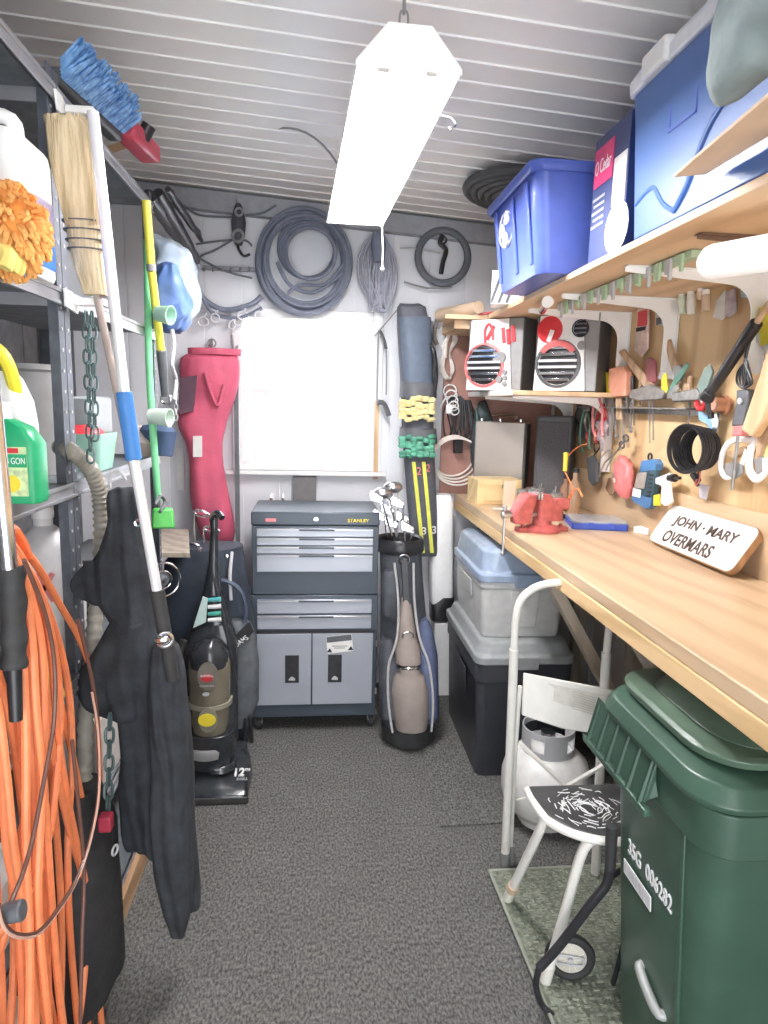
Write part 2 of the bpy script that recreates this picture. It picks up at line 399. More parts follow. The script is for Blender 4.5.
# upper shelf
T = thing('shelf', 'long upper plywood shelf holding the cooler and blue storage bin', 'shelf', (1.05, 1.8, 2.01))
SZ = 2.09
b = B(); b.bb(.825, XR-.002, .35, 3.30, SZ-.02, SZ); b.ob('board', M_shelfw, T, w=True, bev=.002)
def bracket(b, x0, x1, y, z, drop, th=.006, w=.032, m=None):
    """stamped shelf bracket: horizontal arm under the shelf, wall arm, curved corner web"""
    pts = []
    n = 8; r = min(x1-x0, drop)*.28
    outer = [(x0, z), (x1, z), (x1, z-drop)]
    inner = [(x1-w, z-drop)]
    for k in range(n+1):
        t = math.pi/2*k/n; inner.append((x1-w-r+r*math.cos(t), z-w*.8-r+r*math.sin(t)))
    inner.append((x0, z-w*.35))
    b.prism([(p[0], y, p[1]) for p in outer+inner], (0, th, 0))
    b.bb(x0, x1, y-.012, y+.018, z-.004, z); b.bb(x1-.004, x1, y-.012, y+.018, z-drop, z)
for yy, mm, nm in ((1.60, mat('brown_metal', (.20, .12, .08), .5, .3), 'bracket'), (.5, M_bmetal, 'bracket'), (1.98, M_white, 'bracket'), (2.5, M_white, 'bracket'), (2.9, M_white, 'bracket')):
    b = B(); bracket(b, .90, XR-.003, yy, SZ-.021, .30 if mm is M_white else .2, w=.05 if mm is M_white else .035); b.ob(nm, mm, T, w=True, bev=.001)
M_clipg = mat('pale_clip', (.42, .58, .38), .4)
# magnetic strip of green clips under the shelf edge
T2 = thing('clip_rail', 'pale green clip rail fixed under the upper shelf with small silver tools', 'rail', (.98, 2.25, 2.02))
b = B(); b.bb(.97, 1.00, 1.75, 2.75, SZ-.042, SZ-.021); b.ob('rail', mat('pale_green', (.45, .58, .40), .5), T2, w=True, bev=.003)
for k in range(16):
    yy = 1.78+k*.060; b = B(); b.bb(.961, .97, yy, yy+.03, SZ-.055-.010*(k % 3), SZ-.025); b.bb(.966, .975, yy+.008, yy+.02, SZ-.070-.012*(k % 2), SZ-.04)
    b.ob('clip', M_clipg if k % 2 == 0 else M_lgrey, T2, w=True, bev=.002)
# small torch hanging under the shelf
T = thing('flashlight', 'chrome cylinder flashlight clipped under the front edge of the upper shelf', 'flashlight', (.89, 2.68, 2.02))
a, c = V((.92, 2.78, 2.045)), V((.87, 2.58, 2.045))
b = B(); b.cyl(a, c, .016); b.ob('body', M_chrome, T, w=True); b = B(); b.cyl(c, c+(c-a).normalized()*.03, .019, .022); b.ob('head', M_white, T, w=True)

# middle shelf
MZ = 1.722
T = thing('shelf', 'short middle shelf with white edge carrying the two speakers', 'shelf', (1.14, 3.0, 1.67))
b = B(); b.bb(.85, XR-.002, 2.90, YB-.04, MZ-.020, MZ); b.ob('board', M_shelfw, T, w=True, bev=.002)
b = B(); b.bb(.841, .8495, 2.90, YB-.04, MZ-.022, MZ+.003); b.ob('edging', M_white, T, w=True, bev=.001)
for yy in (3.0, 3.5):
    b = B(); bracket(b, .88, XR-.003, yy, MZ-.0205, .34, w=.04); b.ob('bracket', M_white, T, w=True, bev=.001)

# ---- speakers
M_pinkh = mat('red_handle', (.50, .10, .10), .4)
def speaker(name, label, near, far, h, kind):
    near, far = V(near), V(far); d = near-far; w = d.length; rz = math.atan2(d.y, d.x)
    T = thing(name, label, 'speaker' if kind == 2 else 'stereo', ((near+far)/2).to_tuple(), rz)
    # local: x along the front (far -> near), front faces -y, body goes +y
    D = .15; b = B()
    b.prism([(-w/2, 0, 0), (w/2, 0, 0), (w/2, D, 0), (-w/2, D, 0)], (0, 0, h)); b.ob('cabinet', mat('speaker_grey', (.10, .10, .10), .5), T, bev=.006)
    b = B(); b.prism([(w/2-.045, -.001, .004), (w/2-.002, -.001, .004), (w/2-.002, -.001, h-.004), (w/2-.075, -.001, h-.004)], (0, -.006, 0)); b.ob('side_strip', M_grey, T, bev=.002)
    b = B(); b.prism([(-w/2+.003, -.001, .004), (w/2-.047, -.001, .004), (w/2-.077, -.001, h-.004), (-w/2+.02, -.001, h-.004)], (0, -.012, 0)); b.ob('front_panel', M_white, T, bev=.004)
    cx, cz, R = -.03, h*.36, min(w*.36, h*.33)
    if kind == 1: cx = -w/2+R*.95
    y0 = -.0135
    b = B(); b.lathe([(R, 0), (R, .008), (R*.9, .012), (R*.88, .0)], (cx, y0, cz), (0, -1, 0), cap=False); b.ob('ring', mat('pink_ring', (.60, .16, .16), .4) if kind == 1 else M_darkgrey, T)
    if kind == 2:
        b = B(); b.prism([V((cx+math.cos(t)*R*q, y0-.013, cz+math.sin(t)*R*q)) for t, q in [(math.radians(35+11*k), .97) for k in range(11)]+[(math.radians(145-11*k), .72) for k in range(11)]], (0, -.002, 0)); b.ob('red_arc', M_pinkh, T)
    b = B(); b.lathe([(R*.87, 0), (R*.8, .004), (R*.3, .001), (.001, .002)], (cx, y0+.0005, cz), (0, -1, 0)); b.ob('cone', M_black, T)
    for k in range(6):
        z = cz+(k-2.5)*R*.26; hw = math.sqrt(max(0, (R*.86)**2-(z-cz)**2))
        b = B(); b.bb(cx-hw, cx+hw, y0-.014, y0-.006, z-R*.055, z+R*.055); b.ob('grille_bar', M_lgrey if k in (2, 3) else M_chrome, T, bev=.001)
    if kind == 2:
        tx, tz, r = w*.22, h*.80, w*.13
        b = B(); b.lathe([(r, 0), (r, .006), (r*.85, .006)], (tx, y0, tz), (0, -1, 0), cap=False); b.lathe([(r*.85, .001), (.001, .003)], (tx, y0, tz), (0, -1, 0)); b.ob('tweeter', M_black, T)
        for k in range(3):
            b = B(); z = tz+(k-1)*r*.5; b.bb(tx-r*.75, tx+r*.75, y0-.009, y0-.005, z-r*.1, z+r*.1); b.ob('tweeter_bar', M_chrome, T)
        b = B(); b.lathe([(r*.5, 0), (r*.5, .005), (.001, .005)], (tx+.01, y0, tz-r*1.9), (0, -1, 0)); b.ob('port', M_grey, T)
        b = B(); b.lathe([(.06, 0), (.06, .004), (.04, .007)], (-w*.26, y0, h*.80), (0, -1, 0), cap=False); b.lathe([(.058, 0), (.03, .002), (.001, .002)], (-w*.26, y0, h*.80), (0, -1, 0)); b.ob('sticker', M_red, T)
        b = B(); b.box((-w*.24, y0-.007, h*.72), (.022, .006, .055), Matrix.Rotation(.3, 3, 'Y')); b.ob('sticker_stem', M_white, T, bev=.004)
    else:
        for k, (x, z) in enumerate(((-.02, .8), (.05, .76), (.075, .74), (.1, .78))):
            b = B(); b.box((x, y0-.001, h*z), (.02, .006, .075), Matrix.Rotation(.5 if k == 0 else -.15, 3, 'Y')); b.ob('red_mark', M_red, T, bev=.006)
        b = B(); b.tube([(-.045, y0-.003, h*.66), (-.05, y0-.003, h*.83), (-.03, y0-.003, h*.92), (-.008, y0-.003, h*.83), (-.005, y0-.003, h*.7)], .007); b.ob('red_ring', M_red, T)
        for x, z, r in ((w*.20, .46, .030), (w*.2, .16, .017), (w*.3, .26, .012), (w*.3, .18, .012), (w*.3, .1, .012)):
            b = B(); b.lathe([(r, 0), (r*.9, .012), (.001, .012)], (x-.02, y0, h*z), (0, -1, 0), n=18); b.ob('knob', M_grey, T)
        for z in (.42, .5):
            b = B(); b.bb(.0, .025, y0-.004, y0, h*z, h*z+.012); b.ob('button', M_grey, T)
        b = B(); b.tube([(-w*.38, .05, h), (-w*.35, .03, h+.028), (w*.2, .03, h+.028), (w*.25, .05, h)], .007); b.ob('handle', M_pinkh, T)
speaker('compact_stereo', 'white fronted stereo with red decorations and knobs, left on the middle shelf', (.965, 3.16, MZ+.001), (.745, 3.36, MZ+.001), .345, 1)
speaker('loudspeaker', 'white fronted loudspeaker with round tweeter, right on the middle shelf', (1.225, 2.90, MZ+.001), (1.005, 3.10, MZ+.001), .345, 2)

# ---- blue storage bin on the upper shelf
T = thing('storage_bin', 'open translucent blue storage bin on the far end of the upper shelf', 'bin', (.935, 2.49, SZ+.001)); T.scale = (1.1, 1.1, 1.1)
bn = mat('translucent_blue', (.11, .17, .60), .3, trans=.2, var=.05)
def rrect(cx, cy, hx, hy, z, r=.04, n=5):
    out = []
    for sx, sy, a0 in ((1, 1, 0), (-1, 1, 90), (-1, -1, 180), (1, -1, 270)):
        for k in range(n+1):
            a = math.radians(a0+90*k/n); out.append(V((cx+sx*(hx-r)+r*math.cos(a), cy+sy*(hy-r)+r*math.sin(a), z)))
    return out
b = B(); H = .295
b.rings([rrect(0, 0, .19, .215, .0), rrect(0, 0, .195, .22, .01), rrect(0, 0, .225, .25, H-.03), rrect(0, 0, .23, .255, H), rrect(0, 0, .223, .248, H), rrect(0, 0, .218, .243, H-.03), rrect(0, 0, .187, .212, .008)], cap=True)
b.ob('tub', bn, T)
b = B(); b.rings([rrect(0, 0, .24, .265, H-.022), rrect(0, 0, .247, .272, H-.012), rrect(0, 0, .247, .272, H+.006), rrect(0, 0, .231, .256, H+.008), rrect(0, 0, .229, .254, H-.01), rrect(0, 0, .235, .26, H-.022)], closed=True); b.ob('rim', bn, T)
for yy in (-.17, -.02, .17):
    b = B(); b.prism([(-.196, yy-.012, .03), (-.196, yy+.012, .03), (-.229, yy+.016, H-.03), (-.229, yy-.016, H-.03)], (-.008, 0, 0)); b.ob('rib', bn, T, bev=.003)
b = B()
for k in range(3):
    a = k*2.094; c = V((-.222, .075+.028*math.cos(a), .19+.04*math.sin(a))); b.tube([c+V((0, -.02, -.012)), c+V((-.002, 0, .02)), c+V((0, .02, -.012))], .005, closed=True)
b.torus((-.219, .075, .19), .055, .003, (1, 0, .1), ey=1.5); b.ob('recycling_emblem', M_white, T)

# ---- mop box
T = thing('mop_box', 'dark navy cardboard mop box with red tag beside the blue bin', 'box', (.985, 1.99, SZ)); T.scale = (1.08, 1.08, 1.08)
M_navy = mat('navy_print', (.03, .05, .17), .4)
b = B(); b.box((0, 0, .165), (.28, .22, .33)); b.ob('carton', M_navy, T, bev=.002)
b = B(); b.bb(-.1425, -.1405, -.02, .10, .20, .30); b.ob('red_tag', mat('magenta_red', (.75, .04, .18), .4), T)
text('O Cedar', wmat(T) @ V((-.143, .04, .25)), (0, -1, 0), EZ, .11, .04, M_white, T)
b = B(); b.bb(-.1425, -.1405, -.105, -.03, .12, .24); b.ob('photo_panel', M_paper, T)
for k in range(5):
    b = B(); b.bb(-.142, -.1404, .02, .10-.01*(k % 2), .165-k*.018, .172-k*.018); b.ob('print_line', M_lgrey, T)
b = B(); b.prism([(-.1404, .07*math.cos(t)-.07, .06+.065*math.sin(t)) for t in [k*math.pi/8 for k in range(16)]], (-.002, 0, 0)); b.ob('print_disc', M_white, T)
b = B(); b.prism([(-.1425, .04*math.cos(t)-.07, .06+.04*math.sin(t)) for t in [k*math.pi/8 for k in range(16)]], (-.002, 0, 0)); b.ob('print_centre', mat('rose', (.7, .25, .35), .4), T)

# ---- big cooler
T = thing('cooler', 'big blue cooler with white lid standing on the upper shelf', 'cooler', (1.075, 1.42, SZ)); T.scale = (1.1, 1.1, 1.05)
cb = mat('cooler_blue', (.06, .15, .42), .4, var=.05, scale=5)
b = B(); b.rings([rrect(0, 0, .225, .355, .001, .03), rrect(0, 0, .237, .372, .28, .03), rrect(0, 0, .24, .38, .345, .03)]); b.ob('body', cb, T, bev=.004)
b = B(); b.rings([rrect(0, 0, .248, .388, .346, .03), rrect(0, 0, .25, .39, .375, .03), rrect(0, 0, .235, .375, .40, .03), rrect(0, 0, .20, .30, .415, .03)]); b.ob('lid', mat('lid_white', (.78, .80, .84), .35), T, bev=.004)
for yy in (.24, -.14):
    b = B(); b.box((-.245, yy, .372), (.03, .11, .055)); b.ob('latch', M_white, T, bev=.008)
b = B(); b.tube([(-.223, .15, .02), (-.226, .10, .06), (-.229, .04, .14), (-.231, -.04, .185), (-.235, -.2, .23)], .009); b.ob('side_ridge', cb, T)
b = B(); b.tube([(-.226, .33, .085), (-.226, .25, .10), (-.225, .2, .05), (-.223, .15, .02)], .007); b.ob('side_ridge', cb, T)
b = B()
for z in (.195, .255): b.bb(-.236, -.228, .08, .19, z, z+.008)
for y in (.08, .182): b.bb(-.236, -.228, y, y+.008, z-.06, z+.008)
b.ob('embossed_badge', mat('badge_blue', (.08, .14, .50), .4), T, bev=.001)

# ---- folded grey tarp and cardboard at the near end
b = B(); rows = []
b.rings([[V((.635+(.09*math.cos(t))*(1-.25*abs(k-3)/3)+.07, (.86+.34*k/6), 2.165+.33*(.5+.5*math.sin(t))*(1-.12*abs(k-3)/3)+.03*k/6)) for t in [2*math.pi*j/40 for j in range(40)]] for k in [q*.5 for q in range(13)]])
b.jitter(.035, 9); b.jitter(.022, 20); b.solo('folded_tarp', mat('grey_green_cloth', (.27, .33, .33), .8, bump=.5, bscale=18), 'rumpled grey green folded tarp resting by the near end of the cooler', 'tarp', sub=1)
b = B(); b.prism([(.70, 1.36, SZ+.015), (.80, 1.42, SZ+.05), (.80, .95, SZ+.05), (.64, .93, SZ+.02)], (0, 0, .006)); b.jitter(.008, 8)
b.solo('cardboard_sheet', M_kraft, 'bent tan cardboard sheet leaning over the edge of the upper shelf', 'cardboard')
b = B(); b.prism([(.77, .62, SZ+.002), (.77, .94, SZ+.002), (1.0, .94, SZ+.002), (1.0, .62, SZ+.002)], (0, 0, .012)); b.solo('cardboard_sheet', M_kraft, 'flat tan cardboard piece lying lowest on the upper shelf', 'cardboard')

# ---- wheel ring behind blue bin, above
T = thing('hose_reel', 'large round black hose coil hung flat under the ceiling behind the blue bin', 'hose', (.93, 3.06, 2.585))
b = B()
for k in range(5): b.torus((0, 0, -.006*k), .285-.032*k, .018, (.065, 0, 1), n=48)
b.ob('coil', mat('dull_black', (.09, .09, .09), .6), T)
b = B(); b.cyl((0, 0, -.03), (0, 0, .0), .09, .09); b.ob('hub', M_grey, T)
b = B(); b.cyl((0, 0, .0), (0, 0, .036), .008); b.ob('hook', M_steel, T)

# ---- bits on the far end of the upper shelf
T = thing('striped_box', 'black and white diagonally striped box on the far end shelf', 'box', (.84, 3.0, SZ), -.25)
b = B(); b.box((0, 0, .07), (.16, .12, .14)); b.ob('carton', M_white, T, bev=.002)
for k in range(5):
    x = -.085+k*.033; b = B(); b.prism([(x, -.0605, .004), (x+.013, -.0605, .004), (min(.079, x+.055), -.0605, .136), (min(.078, x+.042), -.0605, .136)], (0, -.0015, 0)); b.ob('stripe', M_darkgrey, T, sm=False)
b = B(); b.bb(.83, 1.0, 2.82, 2.90, SZ+.001, SZ+.03); b.jitter(.01, 10); b.solo('paper_bundle', M_paper, 'white paper bundle in front of the striped box', 'paper')
b = B(); b.prism([(.62, 3.34, SZ-.02), (1.30, 3.34, SZ-.02), (1.30, 3.73, SZ-.02), (.68, 3.73, SZ-.02)], (0, 0, .02)); b.bb(.68, 1.3, 3.40, YB-.04, SZ-.06, SZ-.02)
b.solo('loose_board', M_shelfw, 'loose tan board lying at the far end below the upper shelf', 'board')
b = B(); b.cyl(V((.78, 3.32, SZ+.035)), V((.66, 3.70, SZ+.04)), .03, .035); b.solo('paper_roll', M_kraft, 'tan rolled paper sticking out past the loose board', 'roll')

# ---- white roll hanging under the shelf, near end; faint glow added to its surface
a, c = PY(712, 262, 1.40), V((1.04, 1.0, 1.96))
d = (c-a).normalized()
T = thing('white_roll', 'white roll with rounded end mounted under the upper shelf', 'lamp', a.to_tuple())
b = B(); b.lathe([(.001, -.028), (.018, -.024), (.032, -.010), (.036, .004), (.036, .6)], a, d); b.ob('roll_body', mat('glowing_white', (.92, .92, .92), .3, emit=.1), T, w=True)
for q in (.2, .45):
    b = B(); b.box(a+d*q+V((0, 0, .05)), (.02, .04, .06)); b.ob('mount', M_grey, T, w=True)
# ================================================================ ON THE BENCH
# --- vise
vb = PZ(540, 527, BZ)
T = thing('bench_vise', 'red steel bench vise bolted to the front edge of the bench', 'vise', (.90, 2.62, BZ+.001), math.radians(8))
M_vise = mat('vise_red', (.50, .12, .11), .45, .1, var=.2, scale=30)
b = B(); b.lathe([(.075, 0), (.075, .012), (.06, .022), (.04, .03), (.038, .05)], (0.02, 0, 0)); b.ob('swivel_base', M_vise, T)
for a in (-.075, .095): b = B(); b.box((a+.01, 0, .009), (.05, .045, .018)); b.cyl((a+.01, 0, .018), (a+.01, 0, .03), .009, n=6); b.ob('bolt_lug', M_vise, T, bev=.002)
b = B(); b.rings([rrect(.045, 0, .055, .035, z, .015) for z in (.045, .09)]+[rrect(.02, 0, .035, .04, .12, .015), rrect(.012, 0, .022, .045, .155, .01)]); b.ob('rear_jaw', M_vise, T, bev=.003)
b = B(); b.bb(.06, .13, -.022, .022, .09, .135); b.ob('anvil', M_vise, T, bev=.006)
b = B(); b.rings([rrect(-.075, 0, .035, .030, .035, .012), rrect(-.075, 0, .04, .034, .08, .012), rrect(-.06, 0, .035, .04, .12, .012), rrect(-.045, 0, .018, .045, .155, .008)]); b.ob('front_jaw', M_vise, T, bev=.003)
for x in (-.022, -.010): b = B(); b.bb(x-.004, x+.004, -.048, .048, .135, .165); b.ob('jaw_plate', M_steel, T, bev=.001)
b = B(); b.cyl((-.16, 0, .07), (.05, 0, .07), .012); b.cyl((-.155, 0, .07), (-.13, 0, .07), .018); b.ob('screw', M_steel, T)
b = B(); b.cyl((-.146, 0, .10), (-.146, 0, -.09), .0055); b.ball((-.146, 0, .10), .010); b.ball((-.146, 0, -.09), .010); b.ob('handle', M_steel, T)
# --- pine box with drawer
T = thing('pine_box', 'small pale pine box with one drawer at the far end of the bench', 'box', (.93, 3.42, BZ+.001), .1)
M_pine = wood('pale_pine', (.85, .66, .36), (.70, .50, .25), 'X')
b = B(); b.bb(-.12, .12, -.08, .08, 0, .13); b.ob('body', M_pine, T, bev=.003)
b = B(); b.bb(-.085, .10, -.0875, -.0805, .02, .108); d = b.ob('drawer', M_pine, T, bev=.002)
b = B(); b.bb(.01, .05, -.0905, -.088, .085, .105); b.ob('finger_slot', M_black, d)
b = B(); b.prism([(.02, 3.2, 0), (.07, 3.18, 0), (.09, 3.22, .14), (.03, 3.25, .13)], (.0, .02, 0)); bmesh.ops.translate(b.bm, vec=(.9, 0, BZ+.001), verts=b.bm.verts[:]); b.jitter(.01, 9)
b.solo('sandpaper_sheet', M_kraft, 'curled tan sanding sheet leaning in front of the pine box', 'sandpaper')
b = B(); b.rings([[V((.86+.16*k/5*1.0, 3.16+.03*math.sin(k), BZ+.004+.02*j*(k % 2))) for j in (0, .3)]+[V((.87+.16*k/5, 3.22, BZ+.004)), V((.87+.16*k/5, 3.16, BZ+.002))] for k in range(6)]); b.solo('rag', M_paper, 'crumpled off white rag lying beside the pine box', 'rag')
# --- metal case
T = thing('metal_case', 'beige grey metal case with dark side standing at the back of the bench', 'case', (1.03, 3.62, BZ+.001), math.radians(-24))
b = B(); b.bb(-.15, .12, -.09, .09, 0, .42); b.ob('shell', mat('warm_grey_metal', (.42, .38, .34), .35, .5, var=.1, scale=3), T, bev=.008)
b = B(); b.bb(.1205, .128, -.085, .085, .008, .412); b.ob('side_panel', M_darkgrey, T, bev=.004)
b = B(); b.tube([(-.08, 0, .42), (-.08, 0, .45), (.05, 0, .45), (.05, 0, .42)], .006); b.ob('handle', M_chrome, T)
for x in (-.12, -.02, .09): b = B(); b.cyl((x, -.07, .42), (x, -.07, .434), .008); b.ob('stud', M_chrome, T)
T = thing('speaker_box', 'dark fabric covered box standing behind the glass jars on the bench', 'box', (1.235, 3.36, BZ+.001), math.radians(-30))
b = B(); b.bb(-.10, .08, -.07, .09, 0, .46); b.ob('cabinet', M_darkgrey, T, bev=.012)
b = B(); b.bb(-.085, .065, -.076, -.0705, .03, .43); b.ob('grille', mat('grille_cloth', (.10, .10, .11), .9, var=.3, scale=200), T, bev=.006)
# --- jars
M_jar = mat('jar_glass', (.75, .78, .76), .08, trans=.75, var=.02)
jars = [(524, .115, .034, 'tall clear glass tumbler nearest the vise'), (537, .13, .034, 'clear glass tumbler holding silver bits in the middle'), (556, .12, .032, 'clear glass jar with chrome cap just left of the yellow plug')]
for k, (px, h, r, lab) in enumerate(jars):
    p = PX(px, 490, .98+.045*k); p.z = BZ+.001
    T = thing('glass_jar', lab, 'jar', p.to_tuple(), group='glass jars on the bench')
    b = B(); b.lathe([(r*.85, 0), (r*.9, .01), (r, h), (r-.003, h), (r*.85, .012), (.001, .012)], n=20, cap=False); b.ob('glass', M_jar, T)
    b = B()
    for j in range(7): b.cyl((random.uniform(-.4, .4)*r, random.uniform(-.4, .4)*r, .014), (random.uniform(-.7, .7)*r, random.uniform(-.7, .7)*r, h*random.uniform(.8, 1.35)), .003, n=6)
    b.ob('contents', M_steel if k else mat('brown_bits', (.3, .2, .15)), T, kind='stuff')
b = B(); p = PX(543, 500, 1.02); p.z = BZ
b.torus((p.x, p.y-.0, BZ+.036), .027, .009, (-.3, -1, .1)); b.solo('tape_roll', mat('clear_tape', (.62, .60, .55), .3), 'roll of clear tape standing beside the vise', 'tape')
for k, (px, hh, cc, lab) in enumerate([(566, .16, (.30, .16, .1), 'brown bottle standing against the wall behind the orange cord'), (575, .20, (.42, .27, .17), 'taller brown bottle next to the shelf bracket')]):
    p = PX(px, 484, 1.22); p.z = BZ+.001
    T = thing('brown_bottle', lab, 'bottle', p.to_tuple())
    b = B(); b.lathe([(.026, 0), (.028, .008), (.028, hh*.7), (.012, hh*.85), (.012, hh)]); b.ob('body', mat('bottle_brown', cc, .3), T)
    b = B(); b.cyl((0, 0, hh), (0, 0, hh+.018), .014); b.ob('cap', M_black, T)
# orange cord with yellow plug
T = thing('trouble_cord', 'thin orange cord with a yellow connector dangling from the wall to the bench', 'cord', PX(565, 478, 1.15).to_tuple())
b = B(); b.tube([PX(590, 443, 1.3), PX(578, 447, 1.25), PX(567, 457, 1.17)], .003); b.tube([PX(565, 472, 1.15), PX(570, 482, 1.14), PX(573, 492, 1.13), PX(569, 500, 1.12), PX(571, 493, 1.1), PX(578, 489, 1.1), PX(582, 496, 1.1)], .0035); b.ob('cord', M_orange, T, w=True)
b = B(); b.cyl(PX(566, 453, 1.16), PX(565, 471, 1.15), .012, .010); b.ob('connector', M_yellow, T, w=True)
# small clutter behind vise
T = thing('tape_measure', 'yellow and black tape measure lying behind the blue case', 'tape measure', PZ(592, 508, BZ).to_tuple(), .3)
b = B(); b.rings([rrect(0, 0, .035, .03, z, .012) for z in (.001, .035)]); b.ob('body', M_yellow, T, bev=.004)
b = B(); b.bb(-.038, -.015, -.031, .031, .005, .03); b.ob('bumper', M_black, T, bev=.003)
b = B(); b.box(PZ(586, 517, BZ+.014), (.045, .03, .026)); b.solo('eraser_block', M_white, 'small rounded white block beside the tape measure', 'block', bev=.008)
b = B(); b.bb(.99, 1.14, 2.93, 3.0, BZ+.001, BZ+.018); b.solo('sharpening_stone', M_darkgrey, 'dark grey flat sharpening stone behind the vise', 'stone', bev=.002)
b = B(); b.tube([PZ(600, 510, BZ+.004), PZ(632, 511, BZ+.004)], .003); b.solo('drill_bit', M_steel, 'thin steel drill bit lying beside the blue case', 'drill bit')
# blue flat case
q = [PZ(584, 515, BZ+.02), PZ(606, 528, BZ+.02), PZ(650, 524, BZ+.02), PZ(632, 513, BZ+.02)]
c = sum(q, V())/4
T = thing('parts_case', 'flat blue plastic parts case with clear lid lying on the bench', 'case', (1.20, 2.74, BZ+.001), math.radians(-12))
b = B(); b.rings([rrect(0, 0, .115, .10, z, .012) for z in (0, .026)]); b.ob('tray', M_blue, T, bev=.002)
b = B(); b.rings([rrect(0, 0, .112, .097, z, .012) for z in (.0265, .036)]); b.ob('lid', mat('clear_lid', (.55, .58, .62), .15, trans=.3), T, bev=.002)
for x in (-.04, .04): b = B(); b.bb(x-.012, x+.012, -.105, -.1005, .008, .030); b.ob('latch', M_blue, T, bev=.001)
b = B(); c = PZ(645, 533, BZ+.001); b.box(c+V((0, 0, .012)), (.06, .07, .026), .5); b.cyl(c+V((.0, -.02, .012)), c+V((.03, -.085, .012)), .012)
b.solo('hose_connector', M_white, 'small white plastic connector lying left of the name sign', 'connector', bev=.003)
# name sign
bl = V((1.235, 2.36, BZ)); L = .50; rz = math.radians(-90)
T = thing('name_sign', 'white painted wooden name sign with rounded corners leaning back on the bench', 'sign', (bl.x, bl.y, BZ+.001), rz)
tilt = math.radians(33); up = V((0, math.sin(tilt), math.cos(tilt))); nn = V((0, -math.cos(tilt), math.sin(tilt)))
hgt = .165
def sgn(x, z, t): return V((x, 0, 0))+up*z-nn*(-t)
def rr2(x0, x1, z0, z1, r):
    out = []
    for cx, cz, a0 in ((x1-r, z1-r, 0), (x0+r, z1-r, 90), (x0+r, z0+r, 180), (x1-r, z0+r, 270)):
        for k in range(5): a = math.radians(a0+22.5*k); out.append((cx+r*math.cos(a), cz+r*math.sin(a)))
    return out
off = V((0, .03, 0))
b = B(); b.prism([up*(z+.004)+V((x, 0, 0))+off for x, z in rr2(-.015, L, 0, hgt, .03)], nn*.022); b.ob('board', wood('sign_edge', (.40, .22, .10), (.25, .13, .06), 'X'), T, bev=.002)
b = B(); b.prism([up*(z+.004)+V((x, 0, 0))+off+nn*.0222 for x, z in rr2(-.012, L-.003, .003, hgt-.003, .028)], nn*.002); b.ob('white_face', mat('sign_white', (.86, .84, .80), .5), T)
M3 = Matrix.Rotation(rz, 3, 'Z'); base = V((bl.x, bl.y, BZ+.001))
M_letter = mat('burnt_letter', (.09, .06, .05), .7)
text('JOHN · MARY', base+M3@(off+V((L/2+.0, 0, 0))+up*.108+nn*.0245), M3@EX, M3@up, .37, .048, M_letter, T, bold=.03, name='name_line')
text('OVERMARS', base+M3@(off+V((L/2-.035, 0, 0))+up*.045+nn*.0245), M3@EX, M3@up, .30, .048, M_letter, T, bold=.025, name='surname_line')

# ================================================================ UNDER THE BENCH
def tote(name, label, x0, x1, y0, y1, z0, hb, hl, bodym, lidm, dome=.0, lidname='lid', rz=0):
    T = thing(name, label, 'storage tote', ((x0+x1)/2, (y0+y1)/2, z0), rz)
    hx, hy = (x1-x0)/2, (y1-y0)/2
    b = B(); b.rings([rrect(0, 0, hx*.88, hy*.92, 0, .04), rrect(0, 0, hx*.89, hy*.93, .01, .04), rrect(0, 0, hx*.95, hy*.965, hb*.78, .04), rrect(0, 0, hx*.985, hy*.985, hb*.80, .04), rrect(0, 0, hx*.99, hy*.99, hb, .04)])
    body = b.ob('tub', bodym, T, bev=.004)
    for s in (-1, 1):
        b = B(); b.prism([(-hx*.28, s*hy*.955, .05), (hx*.28, s*hy*.955, .05), (hx*.33, s*hy*.985, hb*.76), (-hx*.33, s*hy*.985, hb*.76)], (0, s*.008, 0)); b.ob('recess_panel', bodym, T, bev=.004)
        b = B(); b.prism([(s*hx*.945, -hy*.35, hb*.5), (s*hx*.945, hy*.35, hb*.5), (s*hx*.99, hy*.4, hb*.78), (s*hx*.99, -hy*.4, hb*.78)], (s*.006, 0, 0)); b.ob('side_grip', bodym, T, bev=.004)
    b = B(); rs = [rrect(0, 0, hx, hy, hb-.03, .05), rrect(0, 0, hx*1.03, hy*1.02, hb-.03, .05), rrect(0, 0, hx*1.03, hy*1.02, hb+.004, .05), rrect(0, 0, hx*.97, hy*.97, hb+.012, .06), rrect(0, 0, hx*.90, hy*.93, hb+hl*.9, .07), rrect(0, 0, hx*.84, hy*.89, hb+hl, .07)]
    b.rings(rs); b.ob(lidname, lidm, T, bev=.005)
    for s in (-1, 1):
        b = B(); b.bb(-.05, .05, s*hy*1.02-.008, s*hy*1.02+.008, hb-.05, hb+.008); b.ob('latch', lidm, T, bev=.004)
    return T
tote('storage_tote', 'large black storage tote with grey lid, bottom of the stack under the bench', .70, 1.14, 2.70, 3.42, 0.002, .57, .065, mat('tote_black', (.045, .048, .058), .35), mat('tote_lid_grey', (.30, .315, .315), .4))
tote('storage_tote', 'white storage tote with pale blue lid, stacked on the black tote', .715, 1.115, 2.76, 3.36, .6385, .285, .11, mat('tote_clear', (.74, .74, .72), .35, trans=.15), mat('tote_lid_blue', (.42, .52, .68), .2, trans=.25))

